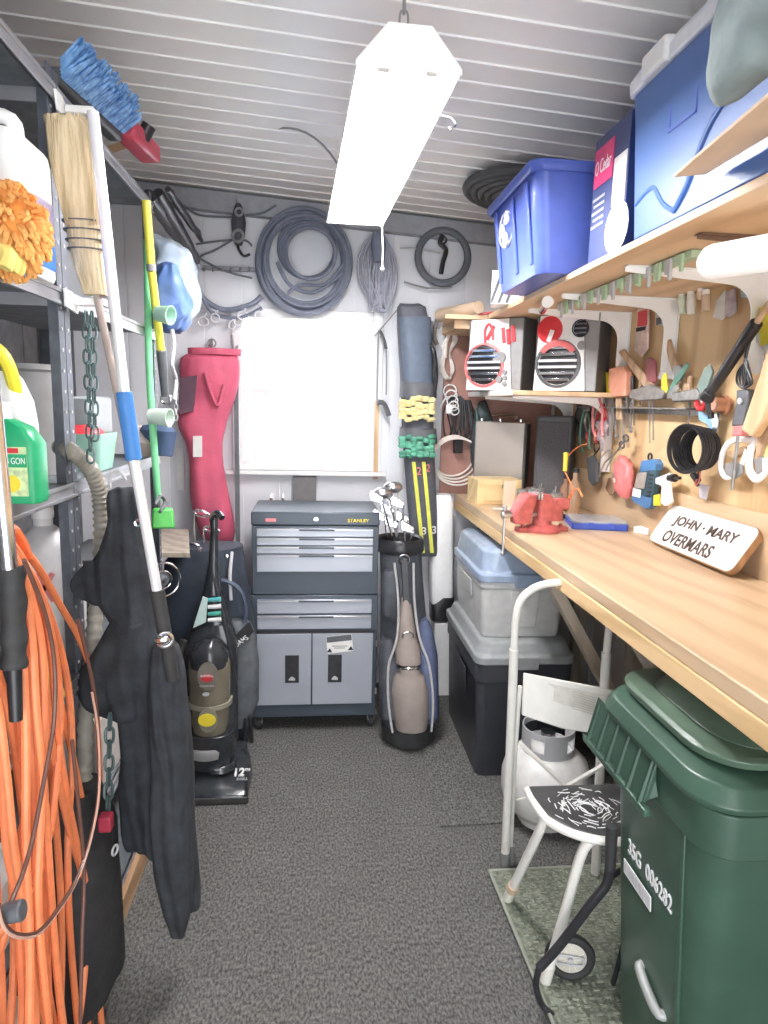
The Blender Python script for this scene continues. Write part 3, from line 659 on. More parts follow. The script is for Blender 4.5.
# propane tank
T = thing('propane_tank', 'white round propane tank with collar on the floor behind the folding step chair', 'gas tank', (.93, 2.42, .002))
r = .175
M_tank = mat('tank_white', (.80, .79, .76), .3)
b = B(); b.lathe([(.06, .02), (.12, .032), (.160, .075), (r, .13), (r, .20), (.160, .255), (.12, .295), (.05, .312), (.001, .314)], n=36); b.ob('vessel', M_tank, T)
b = B(); b.lathe([(.10, 0), (.105, .0), (.105, .04), (.10, .04)], n=28); b.ob('foot_ring', M_tank, T)
b = B(); n = 40
for k in range(n):
    t0, t1 = 2*math.pi*k/n, 2*math.pi*(k+1)/n; deg = math.degrees(t0)
    hole = (205 < deg < 235) or (290 < deg < 325) or (20 < deg < 160)
    zs = ((.30, .325), (.375, .40)) if hole else ((.30, .40),)
    for z0, z1 in zs:
        b.prism([(.098*math.cos(t0), .098*math.sin(t0), z0), (.098*math.cos(t1), .098*math.sin(t1), z0), (.098*math.cos(t1), .098*math.sin(t1), z1), (.098*math.cos(t0), .098*math.sin(t0), z1)], V((math.cos(t0), math.sin(t0), 0))*.005)
bmesh.ops.remove_doubles(b.bm, verts=b.bm.verts, dist=.0012)
b.ob('collar', M_lgrey, T, sm=False)
b = B(); b.cyl((0, 0, .30), (0, 0, .36), .02); b.cyl((0, -.02, .335), (0, -.06, .335), .013); b.cyl((0, 0, .36), (0, 0, .375), .03, n=8); b.ob('valve', M_chrome, T)
for k in range(5):
    b = B(); t = math.radians(232+0*k); z = .28-.03*k; rr = .135+.009*k; b.ball((rr*math.cos(t), rr*math.sin(t), z), .008, n=8); b.ob('rivet_mark', M_white, T) if False else b.bm.free()

# ribbed mat
M_mat = mat('mat_green', (.20, .22, .17), .8, var=.4, scale=60, bump=.8, bscale=110)
b = B(); m0, m1 = PZ(490, 878, 0), PZ(572, 1060, 0)
b.prism([V((.625, 2.10, .0095)), V((1.18, 2.10, .0095)), V((1.18, 1.10, .0095)), V((.66, 1.10, .0095))], (0, 0, .009))
T = b.solo('floor_mat', M_mat, 'dull green woven rubber floor mat lying under the step chair and wheeled bin', 'mat'); mo = T
b = B(); w = .018
for a, c in (((.625, 2.10), (1.18, 2.10)), ((1.18, 2.10), (1.18, 1.10)), ((1.18, 1.10), (.66, 1.10)), ((.66, 1.10), (.625, 2.10))): b.tube([V((*a, .018)), V((*c, .018))], .006, n=6)
b.ob('border', mat('mat_border', (.30, .32, .26), .8), mo, w=True)
b = B()
for i in range(22):
    for j in range(38):
        x, y = .655+i*.0235, 2.08-j*.0255
        if (i//1+j) % 2: b.bb(x, x+.017, y-.006, y, .0185, .0225)
        else: b.bb(x+.005, x+.011, y-.019, y-.004, .0185, .0225)
b.ob('weave_ridges', mat('mat_ridge', (.28, .30, .235), .8, var=.2), mo, w=True, sm=False, kind='stuff')

# ================================================================ FOLDING STEP CHAIR
M_ch = mat('chair_white', (.82, .80, .74), .35, var=.05, scale=18)
T = thing('step_chair', 'white folding metal step chair with worn black seat pushed under the bench', 'chair', (.80, 1.90, .019))
zt = 1.05
post = [PY(505, 868, 2.12), PY(511, 740, 2.10), PY(516, 640, 2.07)]
pl = [V((.69, 2.13, .012)), V((.675, 2.10, .45)), V((.655, 2.06, .86))]
pu = [V((.655, 2.06, .86)), V((.655, 2.05, 1.00)), V((.69, 2.045, 1.062)), V((.76, 2.04, 1.09)), V((.88, 2.03, 1.09)), V((.935, 2.025, 1.06)), V((.955, 2.02, 1.0)), V((.955, 2.02, .82))]
b = B(); b.tube(pu, .0125, n=12); b.ob('back_frame', M_ch, T, w=True)
b = B(); b.tube(pl, .0155, n=12, sm=2); b.ob('rear_leg', M_ch, T, w=True)
b = B(); b.tube([V((1.0, 2.06, .02)), V((.975, 2.04, .45)), V((.955, 2.02, .86))], .0155, n=12, sm=2); b.ob('rear_leg', M_ch, T, w=True)
b = B(); b.tube([V((.715, 2.15, .03)), V((.70, 2.12, .45)), V((.69, 2.08, .72))], .008, n=8, sm=2); b.ob('inner_rod', M_ch, T, w=True)
for p, q in ((V((.69, 2.13, .004)), V((.688, 2.127, .07))), (V((.715, 2.15, .004)), V((.713, 2.148, .08)))):
    b = B(); b.cyl(p, q, .017); b.ob('foot_tip', M_grey, T, w=True)
# backrest
bk = [PY(523, 672, 2.08), PY(617, 690, 2.0), PY(616, 733, 2.0), PY(590, 731, 2.01), PY(560, 727, 2.04), PY(521, 714, 2.07)]
b = B(); b.prism(bk, (0, -.012, 0)); rest = b.ob('backrest', M_ch, T, w=True, bev=.004)
lt = bk[0].lerp(bk[5], .12)+V((.02, -.0135, 0)); rt = bk[1].lerp(bk[2], .12)+V((-.03, -.0135, 0)); lb = bk[0].lerp(bk[5], .68)+V((.02, -.0135, 0)); rb2 = bk[1].lerp(bk[2], .68)+V((-.03, -.0135, 0))
b = B(); b.prism([lt, rt, rb2, lb], (0, -.0012, 0)); b.ob('warning_label', mat('faded_label', (.72, .69, .62), .6), rest, w=True)
for k in range(8):
    t = .12+.1*k; a, c = lt.lerp(lb, t)+V((.03, -.002, 0)), rt.lerp(rb2, t)+V((-.02, -.002, 0))
    b = B(); b.tube([a, a.lerp(c, .46)], .0012, n=4, sm=1); b.tube([a.lerp(c, .52), c], .0012, n=4, sm=1); b.ob('print_line', mat('faded_print', (.55, .52, .47)) if k == 0 else bpy.data.materials['faded_print'], rest, w=True)
# cross braces
for a, c in (((519, 742, 2.09), (566, 787, 2.0)), ((566, 787, 2.0), (612, 760, 2.0)), ((517, 800, 2.09), (566, 787, 2.0)), ((566, 787, 2.0), (620, 792, 1.98))):
    p, q = PY(*a), PY(*c); b = B(); b.tube([p, q], .0085 if a[1] != 800 and c[1] != 792 else .004, n=6, sm=1); b.ob('cross_brace', M_ch, T, w=True)
# seat
sz = .50
seat = [PZ(528, 790, sz), PZ(533, 800, sz), PZ(548, 820, sz), PZ(572, 833, sz), PZ(600, 840, sz), PZ(640, 842, sz), PZ(650, 812, sz), PZ(640, 787, sz)]
b = B(); b.prism(seat, (0, 0, .014)); st = b.ob('seat', mat('worn_black', (.05, .05, .05), .35, var=.3, scale=20), T, w=True, bev=.004)
b = B(); b.tube(seat[:6], .014, n=10, flat=.9); b.ob('seat_rim', M_ch, T, w=True)
b = B()
cc = sum(seat, V())/len(seat)
for k in range(90):
    a = random.uniform(0, 6.28); rr = random.uniform(.02, .125); p = cc+V((math.cos(a)*rr*.95+.0, math.sin(a)*rr*.8+.01, .0152)); t = a+1.57+random.uniform(-.5, .5); l = random.uniform(.006, .022)
    b.tube([p-V((math.cos(t)*l, math.sin(t)*l, 0)), p+V((random.uniform(-.004, .004), random.uniform(-.004, .004), 0)), p+V((math.cos(t)*l, math.sin(t)*l, 0))], random.uniform(.0008, .002), n=5, sm=2)
b.ob('paint_scratches', M_white, st, w=True, kind='stuff')
for top, mid, foot in ((PZ(549, 806, .49), PZ(540, 830, .40), V((.65, 1.955, .025))), (PZ(606, 838, .485), PZ(584, 848, .455), V((.668, 1.63, .025)))):
    b = B(); b.tube([top, mid, mid.lerp(foot, .5), foot], .0145, n=12); lg = b.ob('front_leg', M_ch, T, w=True)
    dd = (mid-foot).normalized(); b = B(); b.cyl(foot-dd*.004, foot+dd*.05, .0165); b.ob('rubber_tip', M_cream, lg, w=True)
    if foot.y > 1.9: b = B(); b.cyl(foot+dd*.055, foot+dd*.085, .019); b.ob('tape_wrap', M_kraft, lg, w=True)

# ================================================================ WHEELED BIN
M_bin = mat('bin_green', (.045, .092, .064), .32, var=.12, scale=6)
T = thing('wheeled_bin', 'dark green wheeled refuse bin with closed lid standing under the bench edge', 'bin', (1.045, 1.36, .020)); T.scale = (1, 1.15, .975)
bm_ = .012
b = B()
def rr(x0, x1, y0, y1, z, r=.06): return rrect((x0+x1)/2-1.0, (y0+y1)/2-1.39, (x1-x0)/2, (y1-y0)/2, z, r, 6)
b.rings([rr(.785, 1.21, 1.24, 1.54, .0, .05), rr(.78, 1.215, 1.235, 1.545, .03, .06), rr(.735, 1.25, 1.185, 1.585, .78, .07), rr(.735, 1.25, 1.185, 1.585, .80, .07)]); b.ob('body', M_bin, T, bev=.004)
b = B(); b.rings([rr(.728, 1.256, 1.178, 1.592, .775, .07), rr(.722, 1.262, 1.172, 1.598, .78, .07), rr(.722, 1.262, 1.172, 1.598, .875, .07), rr(.73, 1.255, 1.18, 1.59, .88, .07)]); b.ob('collar_band', M_bin, T, bev=.003)
b = B(); b.bb(-.318, -.300, -.06, .245, .758, .776); b.ob('handle_lip', M_bin, T, bev=.004)
# handle band with gussets on the aisle side
b = B(); b.prism([(-.28, -.01, .80), (-.28, .235, .80), (-.322, .24, .805), (-.322, .24, .815), (-.29, .235, .905), (-.29, -.03, .905), (-.322, -.035, .815), (-.322, -.035, .805)][0:0] or [(-.28, -.04, .80), (-.308, -.04, .775), (-.308, -.04, .785), (-.285, -.04, .89)], (0, .28, 0)); b.ob('handle_shelf', M_bin, T, bev=.003)
for k in range(6):
    y = -.03+k*.05; b = B(); b.prism([(-.28, y-.018, .80), (-.318, y, .770), (-.29, y, .885)], (0, .008, 0)); b.prism([(-.28, y+.02, .80), (-.318, y, .770), (-.29, y, .885)], (0, .006, 0)); b.ob('gusset', M_bin, T, bev=.001)
b = B(); b.rings([rr(.70, 1.28, 1.165, 1.62, .885, .09), rr(.695, 1.285, 1.16, 1.625, .90, .09), rr(.71, 1.27, 1.175, 1.61, .935, .09), rr(.76, 1.24, 1.215, 1.565, .955, .08)]); lid = b.ob('lid', M_bin, T, bev=.003)
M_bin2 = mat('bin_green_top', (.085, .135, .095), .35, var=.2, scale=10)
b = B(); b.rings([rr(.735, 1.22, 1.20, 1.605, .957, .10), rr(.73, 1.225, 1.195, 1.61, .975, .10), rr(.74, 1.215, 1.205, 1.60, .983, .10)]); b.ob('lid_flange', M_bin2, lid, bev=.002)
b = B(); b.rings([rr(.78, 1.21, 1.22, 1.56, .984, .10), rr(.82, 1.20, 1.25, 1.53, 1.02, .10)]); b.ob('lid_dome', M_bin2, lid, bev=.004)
b = B()
for k in range(5): b.bb(-.165+.0*k, -.135, -.115+k*.05, -.085+k*.05, 1.0205, 1.0225)
b.ob('embossed_mark', M_bin, lid, sm=False)
text('35G  006282', wmat(T) @ V((-.2525, .0, .56)), (.0, -1, 0), (-.06, 0, 1), .21, .042, M_white, T, bold=.012, ext=.002)
b = B(); b.prism([(-.2515, .10, .475), (-.2515, -.02, .475), (-.2545, -.02, .515), (-.2545, .10, .515)], (-.0025, 0, 0)); bc = b.ob('barcode_label', M_white, T)
b = B()
x = .095
while x > -.015: w = random.choice((.0015, .003)); b.prism([(-.2542, x, .48), (-.2542, x-w, .48), (-.2570, x-w, .51), (-.2570, x, .51)], (-.0005, 0, 0)); x -= w+random.choice((.002, .0035))
b.ob('bars', M_lgrey, bc, sm=False, kind='stuff')
b = B(); b.tube([(-.225, .015, .285), (-.246, .01, .285), (-.246, -.065, .255), (-.225, -.075, .255)], .012, n=10); b.ob('lift_bar', mat('galvanised', (.42, .43, .42), .5, .3), T)
b = B(); b.prism([(-.232, -.128, .15), (-.232, -.118, .15), (-.268, -.118, .77), (-.268, -.128, .77)], (.02, 0, 0)); b.ob('edge_rib', M_bin, T, bev=.002)

# ================================================================ HAND CART
T = thing('hand_cart', 'folded black luggage cart with spoked wheel between chair and green bin', 'cart', (.72, 1.64, .019))
b = B(); b.cyl(PY(612, 826, 1.53), PY(610, 868, 1.53), .016, .014); b.ob('grip', M_rubber, T, w=True)
b = B(); b.tube([PY(610, 866, 1.53), PY(606, 885, 1.53), PY(590, 905, 1.53), PY(560, 945, 1.55), PY(539, 968, 1.55)], .011, n=8, flat=1.3); b.ob('handle_tube', M_bmetal, T, w=True)
b = B(); b.tube([PY(539, 968, 1.55), PY(536, 985, 1.55), PY(542, 1005, 1.55), PY(553, 1016, 1.53), PY(566, 1030, 1.55)], .009, n=8); b.ob('lower_tube', M_bmetal, T, w=True)
b = B(); b.tube([PY(606, 882, 1.56), PY(618, 872, 1.58), PY(632, 866, 1.58)], .008, n=8); b.ob('side_tube', M_bmetal, T, w=True)
for a, c in (((627, 930), (602, 1026)), ((632, 965), (612, 1030))):
    b = B(); b.tube([PY(*a, 1.62), PY(*c, 1.60)], .007, n=8, sm=1); b.ob('frame_tube', M_bmetal, T, w=True)
wc = V((.74, 1.64, .088)); ax = V((-.25, -1, .05))
b = B(); b.torus(wc, .058, .014, ax, n=40); wh = b.ob('wheel', M_rubber, T, w=True)
b = B(); b.lathe([(.001, -.010), (.047, -.008), (.047, .006), (.03, .009), (.012, .012), (.001, .012)], wc, ax, n=32); b.ob('wheel_disc', mat('wheel_white', (.62, .58, .50), .45), wh, w=True)
b = B(); x, y, z = frame(ax)
for k in range(12):
    t = k*math.pi/6; dd = x*math.cos(t)+y*math.sin(t); b.cyl(wc+z*.0115+dd*.012, wc+z*.009+dd*.042, .0015, n=5)
b.ob('spokes', M_cream, wh, w=True)
b = B(); s1 = wc+z*.016; b.tube([s1+y*.035-x*.012, s1+y*.04+x*.0, s1+y*.035+x*.012, s1-y*.03+x*.012, s1-y*.035, s1-y*.03-x*.012], .0035, closed=True, sm=3); b.cyl(wc, wc+z*.02, .008); b.ob('axle_clip', M_lgrey, wh, w=True)
# ================================================================ TOOLS ON THE PLYWOOD WALL
TX = XR-.002                      # wall face
def wpt(px, py, off=.02): return PX(px, py, TX-off)
def wsil(b, pts, off, th):
    """silhouette plate hanging on the wall: outline at a distance off from the wall, th thick"""
    b.prism([wpt(x, y, off) for x, y in pts], (th*.55, 0, 0)); return b
def wtube(b, pts, r, off=.02, **k): return b.tube([wpt(*p, off) if len(p) == 2 else wpt(p[0], p[1], p[2]) for p in pts], r, **k)
M_toolsteel = mat('tool_steel', (.30, .29, .28), .4, .7, var=.2, scale=40)
M_toolwood = wood('tool_handle', (.55, .38, .24), (.36, .23, .14), 'Z', scale=9, dist=3)
M_pink = mat('faded_red', (.70, .22, .22), .5, var=.1)
M_teal = mat('tool_green', (.10, .22, .17), .5)
# rail with holes
T = thing('tool_rack', 'long grey steel strip rack on the plywood wall holding a row of hand tools', 'rack', wpt(650, 400, .03).to_tuple())
a, c = wpt(592, 398, 0), wpt(706, 391, 0)
b = B(); b.bb(TX-.07, TX-.0005, c.y, a.y, 1.655, 1.661); b.bb(TX-.004, TX-.0005, c.y, a.y, 1.635, 1.655); b.ob('strip', M_toolsteel, T, w=True, bev=.001)
# screwdrivers: shafts below, handles above the rack
sd = [(604, 434, 'y', 10), (613, 430, 's', 0), (620, 440, 's', 0), (627, 428, 'k', 12), (633, 425, 'k', 10), (641, 405, 's', 0), (649, 443, 'w', 0), (653, 440, 'w', 0), (690, 430, 's', 0)]
cols = {'y': (M_yellow, 'yellow'), 's': (M_toolwood, 'wooden'), 'k': (M_black, 'black'), 'w': (M_pink, 'faded red')}
names = ['first from the left in the rack', 'just right of the yellow one', 'third from the left in the rack', 'left of a matching pair', 'right of a matching pair', 'short one near the middle', 'long one near the middle', 'long one right of its twin', 'alone near the coiled cable']
for k, (px, yb, cc, hh) in enumerate(sd):
    m, w_ = cols[cc]
    T = thing('screwdriver', f'{w_} handled slim screwdriver hanging in the rack, {names[k]}', 'screwdriver', wpt(px, 400, .04).to_tuple(), group='screwdrivers in the strip rack')
    b = B(); b.cyl(wpt(px, 394, .04), wpt(px+random.uniform(-2, 2), yb, .04), .0038, .003, n=6); b.ob('shaft', M_steel, T, w=True)
    b = B(); b.cyl(wpt(px, 394, .04), wpt(px, 378-random.uniform(0, 6), .04), .011, .009, n=8); b.ob('handle', m, T, w=True, bev=.002)
# big handled tools in the rack
def tool(name, label, cat, parts, grp=None):
    allp = parts[0][1]; c = wpt(sum(p[0] for p in allp)/len(allp), max(p[1] for p in allp), .04)
    T = thing(name, label, cat, c.to_tuple(), group=grp)
    for pn, pts, m, off, th in parts:
        b = B(); wsil(b, pts, off, th); b.ob(pn, m, T, w=True, bev=min(.004, th*.3))
    return T
tool('mallet', 'orange pink rubber mallet head standing in the left end of the rack', 'mallet', [('head', [(609, 368), (622, 366), (626, 372), (625, 396), (612, 397), (608, 388)], mat('salmon_rubber', (.65, .30, .20), .6), .07, .05), ('handle', [(615, 397), (620, 397), (621, 420), (616, 420)], M_toolwood, .05, .02)])
tool('file', 'yellow handled file at the far left end of the rack', 'file', [('handle', [(605, 372), (611, 372), (611, 398), (606, 398)], M_yellow, .06, .02), ('blade', [(606, 398), (610, 398), (609, 436), (607, 436)], M_toolsteel, .055, .005)])
tool('claw_hammer', 'wooden handled hammer slanting right above the rack', 'hammer', [('handle', [(618, 352), (623, 349), (658, 391), (650, 396)], M_toolwood, .06, .022), ('head', [(630, 390), (650, 384), (664, 391), (662, 399), (640, 401), (628, 398)], M_toolsteel, .065, .03)])
tool('chisel', 'dark red handled chisel upright in the middle of the rack', 'chisel', [('handle', [(645, 360), (649, 357), (654, 360), (655, 382), (646, 383)], mat('maroon', (.30, .08, .09), .4), .06, .022), ('blade', [(648, 383), (653, 383), (653, 399), (647, 399)], M_toolsteel, .05, .006)])
tool('hatchet', 'wooden handled hatchet standing behind the green pruner', 'hatchet', [('handle', [(663, 341), (669, 339), (676, 362), (690, 392), (683, 395), (671, 369)], M_toolwood, .035, .022), ('head', [(672, 366), (680, 364), (684, 378), (674, 382)], M_toolsteel, .045, .02)])
tool('pruner', 'green handled pruner leaning left in the rack', 'pruner', [('handle', [(686, 362), (689, 364), (682, 376), (670, 393), (665, 394), (676, 375)], M_teal, .06, .014), ('blade', [(668, 392), (676, 384), (679, 388), (673, 398), (667, 399)], M_toolsteel, .06, .005)])
tool('tin_snips', 'grey green tin snips standing at the right end of the rack', 'snips', [('handle', [(704, 368), (709, 364), (712, 372), (708, 385), (704, 395), (694, 398), (697, 384)], mat('grey_teal', (.20, .27, .24), .5), .06, .02), ('jaw', [(697, 390), (706, 390), (704, 404), (700, 404)], M_toolsteel, .055, .01)])
tool('putty_knife', 'white tipped putty knife with yellow handle in the rack beside the hammer', 'knife', [('handle', [(661, 374), (665, 373), (667, 393), (661, 394)], M_yellow, .06, .016), ('blade', [(657, 378), (660, 372), (665, 372), (661, 380)], M_steel, .06, .003)])
tool('steel_square', 'grey steel block lying on the rack left of the tin snips', 'block', [('body', [(671, 393), (696, 388), (699, 393), (698, 400), (672, 402)], M_toolsteel, .065, .05)])
# plier cluster
for k, (x, dx, m, lab) in enumerate([(588, -6, M_black, 'black handled pliers furthest left under the middle shelf'), (594, -3, M_toolsteel, 'grey steel pliers hanging between black and red ones'), (597, 2, M_pink, 'faded red handled pliers under the left end of the rack'), (601, -8, M_red, 'bright red handled pliers hanging lowest in the plier cluster'), (585, 1, M_teal, 'dark green handled cutters hanging left of the plier cluster')]):
    y = 380+k*7
    T = thing('pliers', lab, 'pliers', wpt(x, y+44, .05).to_tuple(), group='pliers hanging by the rack')
    b = B(); wtube(b, [(x, y), (x-4, y+16), (x-6+dx, y+34), (x-3+dx, y+44)], .0065, .05+.012*(k % 3)); b.ob('handle', m, T, w=True)
    b = B(); wtube(b, [(x+1, y), (x+5, y+15), (x+3+dx, y+33), (x+4+dx, y+42)], .0065, .05+.012*(k % 3)); b.ob('handle', m, T, w=True)
    b = B(); wsil(b, [(x-3, y+3), (x-3, y-9), (x, y-16), (x+3, y-9), (x+4, y+3)], .055+.012*(k % 3), .01); b.ob('jaw', M_toolsteel, T, w=True, bev=.002)
tool('socket_wrench', 'dark steel wrench with pale label hanging below the pliers', 'wrench', [('body', [(576, 400), (586, 398), (590, 430), (586, 440), (577, 436)], M_darkgrey, .05, .03), ('label', [(594, 424), (600, 424), (600, 440), (594, 441)], M_white, .05, .01)])
for k, (x, y0, y1, lab) in enumerate([(616, 400, 436, 'left'), (624, 401, 440, 'middle'), (631, 402, 430, 'right')]):
    T = thing('combination_wrench', f'dark combination wrench hanging under the rack, {lab} of the three', 'wrench', wpt(x, y1, .02).to_tuple(), group='combination wrenches under the rack')
    b = B(); wtube(b, [(x, y0), (x-.5, y1)], .005, .025, sm=1); b.ob('shank', M_toolsteel, T, w=True)
    for y in (y0, y1): b = B(); b.torus(wpt(x, y, .025), .009, .004, (1, 0, 0), n=14, m=6); b.ob('ring_end', M_toolsteel, T, w=True)
# floral print glove, scissors, black trimmer, wire cutters
b = B(); b.rings([[wpt(x, y, o) for x, y, o in ((596+k*.6, 420+5*k, .03), (609-k, 419+5*k, .03), (610-k, 420+5*k, .055), (597+k*.6, 421+5*k, .055))] for k in range(7)]); b.jitter(.008, 20)
b.solo('work_glove', mat('mottled_cloth', (.62, .52, .54), .8, var=.35, scale=30), 'mottled grey and pink cloth glove hanging under the pliers', 'glove')
T = thing('scissors', 'long steel scissors with black grips hanging beside the red bag', 'scissors', wpt(622, 470, .05).to_tuple())
for dx in (0, 7):
    b = B(); wtube(b, [(624-dx*.3, 441+dx), (612-dx, 458+dx*.6), (606-dx, 470+dx)], .004, .06, sm=2); b.ob('blade', M_steel, T, w=True)
    b = B(); b.torus(wpt(626-dx*.6, 438+dx, .06), .014, .004, (1, 0, .2), n=18, m=6, ey=1.6); b.ob('grip_ring', M_darkgrey, T, w=True)
T = thing('caulk_knife', 'dark scraper with slanted blade hanging low on the wall beside the brown bottles', 'scraper', wpt(592, 486, .04).to_tuple())
b = B(); wsil(b, [(586, 458), (592, 455), (596, 462), (596, 482), (592, 486), (588, 480)], .06, .03); b.ob('body', M_darkgrey, T, w=True, bev=.003)
b = B(); wtube(b, [(594, 455), (600, 447), (598, 442), (594, 445), (595, 452)], .004, .05); b.ob('cord_loop', M_black, T, w=True)
b = B(); wtube(b, [(598, 462), (606, 452), (612, 450)], .003, .05); b.ob('blade', M_steel, T, w=True)
T = thing('hand_trowel', 'small silver trowel hanging low beside the red plastic bag', 'trowel', wpt(610, 495, .04).to_tuple())
b = B(); wtube(b, [(617, 462), (612, 478)], .004, .05, sm=1); b.ob('shank', M_steel, T, w=True)
b = B(); wsil(b, [(608, 478), (614, 478), (615, 490), (610, 496), (605, 488)], .05, .008); b.ob('blade', M_chrome, T, w=True, bev=.002)
# red bag
b = B(); rows = []
for k in range(9):
    y = 457+k*4.9; hw = [3, 8, 10, 11, 11.5, 11.5, 11, 9, 5][k]; c1 = wpt(624, y, .055); w_ = hw/670*c1.y*.85
    rows.append((c1, 0.03*(.6+.4*math.sin(math.pi*(k+.6)/9)), w_*1.9))
b.loft(rows, n=20); b.jitter(.012, 22); b.jitter(.008, 50); b.solo('plastic_bag', mat('red_bag', (.68, .20, .20), .35, bump=.4, bscale=40), 'crinkled red plastic bag hanging left of the blue meter', 'bag')
# meter in a case
mt = [(641, 462), (652, 460), (656, 464), (650, 505), (646, 508), (633, 501), (631, 498)]
T = tool('multimeter', 'blue and black meter hanging from a ring left of the pistol sprayer', 'meter', [('body', mt, mat('dark_teal', (.05, .11, .15), .5), .06, .05)])
for pn, pts, m, off, th in (('top_corner', [(641, 461), (653, 459), (656, 464), (655, 470), (640, 472)], mat('meter_blue', (.07, .20, .42), .4), .063, .056), ('bottom_corner', [(632, 493), (651, 498), (650, 506), (646, 509), (632, 501)], mat('meter_blue2', (.07, .18, .38), .4), .063, .056), ('screen', [(637, 473), (647, 472), (644, 489), (634, 488)], mat('meter_screen', (.35, .32, .30), .2), .066, .004), ('white_label', [(633, 488), (641, 490), (640, 498), (632, 496)], M_white, .0665, .003)):
    b = B(); wsil(b, pts, off, th); b.ob(pn, m, T, w=True, bev=.001)
b = B(); b.torus(wpt(650, 457, .03), .014, .004, (1, 0, 0), n=20, m=6); b.ob('hang_ring', M_black, T, w=True)
for k in range(6): b = B(); wsil(b, [(649-k*.6, 474+k*4.2), (653-k*.6, 474+k*4.2), (653-k*.6, 476+k*4.2), (649-k*.6, 476+k*4.2)], .064, .003); b.ob('vent', M_black, T, w=True)
# sprayer
T = tool('hose_nozzle', 'white pistol shaped sprayer with yellow base and black knob hanging on the wall', 'sprayer', [('body', [(655, 478), (668, 473), (672, 478), (668, 484), (670, 502), (664, 506), (660, 503), (661, 486), (655, 484)], M_white, .06, .03), ('yellow_grip', [(653, 495), (658, 494), (658, 506), (653, 506)], M_yellow, .06, .025)])
b = B(); b.cyl(wpt(668, 479, .05), wpt(680, 478, .05), .006); b.cyl(wpt(670, 478, .05), wpt(675, 478, .05), .015); b.ob('knob', M_black, T, w=True)
# coiled black cable
T = thing('cable_coil', 'fat coil of black cable hanging on the plywood wall above the name sign', 'cable', wpt(693, 478, .05).to_tuple())
b = B()
for k in range(10):
    c1 = wpt(694, 449, .085)+V((.95, .3, 0))*(.010*(k-4)); b.torus(c1, .080-.0015*k, .0055, (.95, .35+.04*math.sin(k*2), .05*math.cos(k*3)), n=36, m=6, ey=.88)
b.ob('coil', M_black, T, w=True)
b = B(); wtube(b, [(700, 466), (699, 474), (697, 480), (698, 486)], .006, .06); b.ob('tail', M_black, T, w=True)
b = B(); b.cyl(wpt(693, 474, .05), wpt(698, 481, .05), .012); b.ob('plug', M_black, T, w=True, bev=.002)
b = B(); wtube(b, [(699, 470), (700, 476), (698, 483), (695, 485), (697, 479)], .0025, .07); b.ob('pale_tie', M_pink, T, w=True)
b = B(); wsil(b, [(699, 483), (709, 486), (706, 500), (699, 497)], .03, .003); b.solo('paper_tag', mat('tag_lilac', (.66, .64, .72), .6), 'small printed paper tag pinned below the cable coil', 'tag')
# work light (black bar) crossing
T = thing('stick_light', 'long black handled tool slanting across the wall above the cable coil', 'tool', wpt(712, 400, .06).to_tuple())
b = B(); b.cyl(wpt(710, 393, .09), wpt(757, 322, .09), .017, .019, n=12); b.ob('body', M_black, T, w=True, bev=.003)
b = B(); b.cyl(wpt(757, 322, .09), wpt(772, 300, .09), .010, .010, n=10); b.ob('wooden_end', M_toolwood, T, w=True)
b = B(); b.cyl(wpt(706, 399, .09), wpt(711, 391, .09), .024, .02, n=12); b.ob('head', M_bmetal, T, w=True, bev=.004)
T = thing('red_clamp', 'red ring clamp with black knob hanging at the end of the black handled tool', 'clamp', wpt(704, 415, .05).to_tuple())
b = B(); b.torus(wpt(701, 403, .05), .020, .009, (1, 0, .1), n=24, ey=1.3); b.ob('ring', M_red, T, w=True)
b = B(); b.cyl(wpt(709, 398, .05), wpt(711, 418, .05), .016, .01); b.ob('knob', M_black, T, w=True)
tool('box_cutter', 'blue and silver utility knife behind the top of the cable coil', 'knife', [('handle', [(698, 411), (712, 415), (719, 411), (716, 428), (713, 436), (706, 424), (698, 420)], mat('sky_blue', (.25, .45, .65), .4), .03, .015), ('blade', [(711, 416), (720, 411), (717, 430), (713, 436)], M_steel, .032, .003)])
b = B(); b.lathe([(.001, 0), (.020, 0), (.024, .012), (.024, .045), (.018, .05), (.001, .05)], wpt(727, 405, .004), (-1, 0, 0)); b.lathe([(.030, 0), (.034, .01), (.030, .02), (.026, .01)], wpt(727, 405, .0), (-1, 0, 0), cap=False)
b.solo('grinding_wheel', mat('copper', (.60, .33, .22), .4, .4), 'copper coloured grinding cup on the wall right of the red clamp', 'grinding cup')
# soldering gun / black tool with cable
T = thing('power_tool', 'grey and red battery tool hanging with a long bit and bundled black wire', 'power tool', wpt(735, 480, .06).to_tuple())
for pn, pts, m, off, th in (('body', [(736, 390), (748, 389), (748, 402), (743, 426), (731, 426), (736, 402)], M_darkgrey, .08, .04), ('red_collar', [(733, 426), (744, 425), (741, 436), (731, 436)], M_pink, .085, .045)):
    b = B(); wsil(b, pts, off, th); b.ob(pn, m, T, w=True, bev=.004)
b = B(); b.lathe([(.010, 0), (.010, .006), (.001, .006)], wpt(741, 401, .081), (-1, 0, 0)); b.ob('switch', M_lgrey, T, w=True)
b = B(); wtube(b, [(738, 436), (734, 470), (732, 490)], .005, .06, sm=1); b.ob('long_bit', M_toolsteel, T, w=True)
b = B()
for k in range(6): wtube(b, [(745, 362), (738+k*2.2, 372), (737+k*3, 383), (744, 388), (751-k*1.2, 380), (748, 366), (745, 358)], .0035, .07+.004*k)
wtube(b, [(745, 390), (745, 362), (750, 340), (753, 325)], .005, .07); b.ob('wire_bundle', M_black, T, w=True)
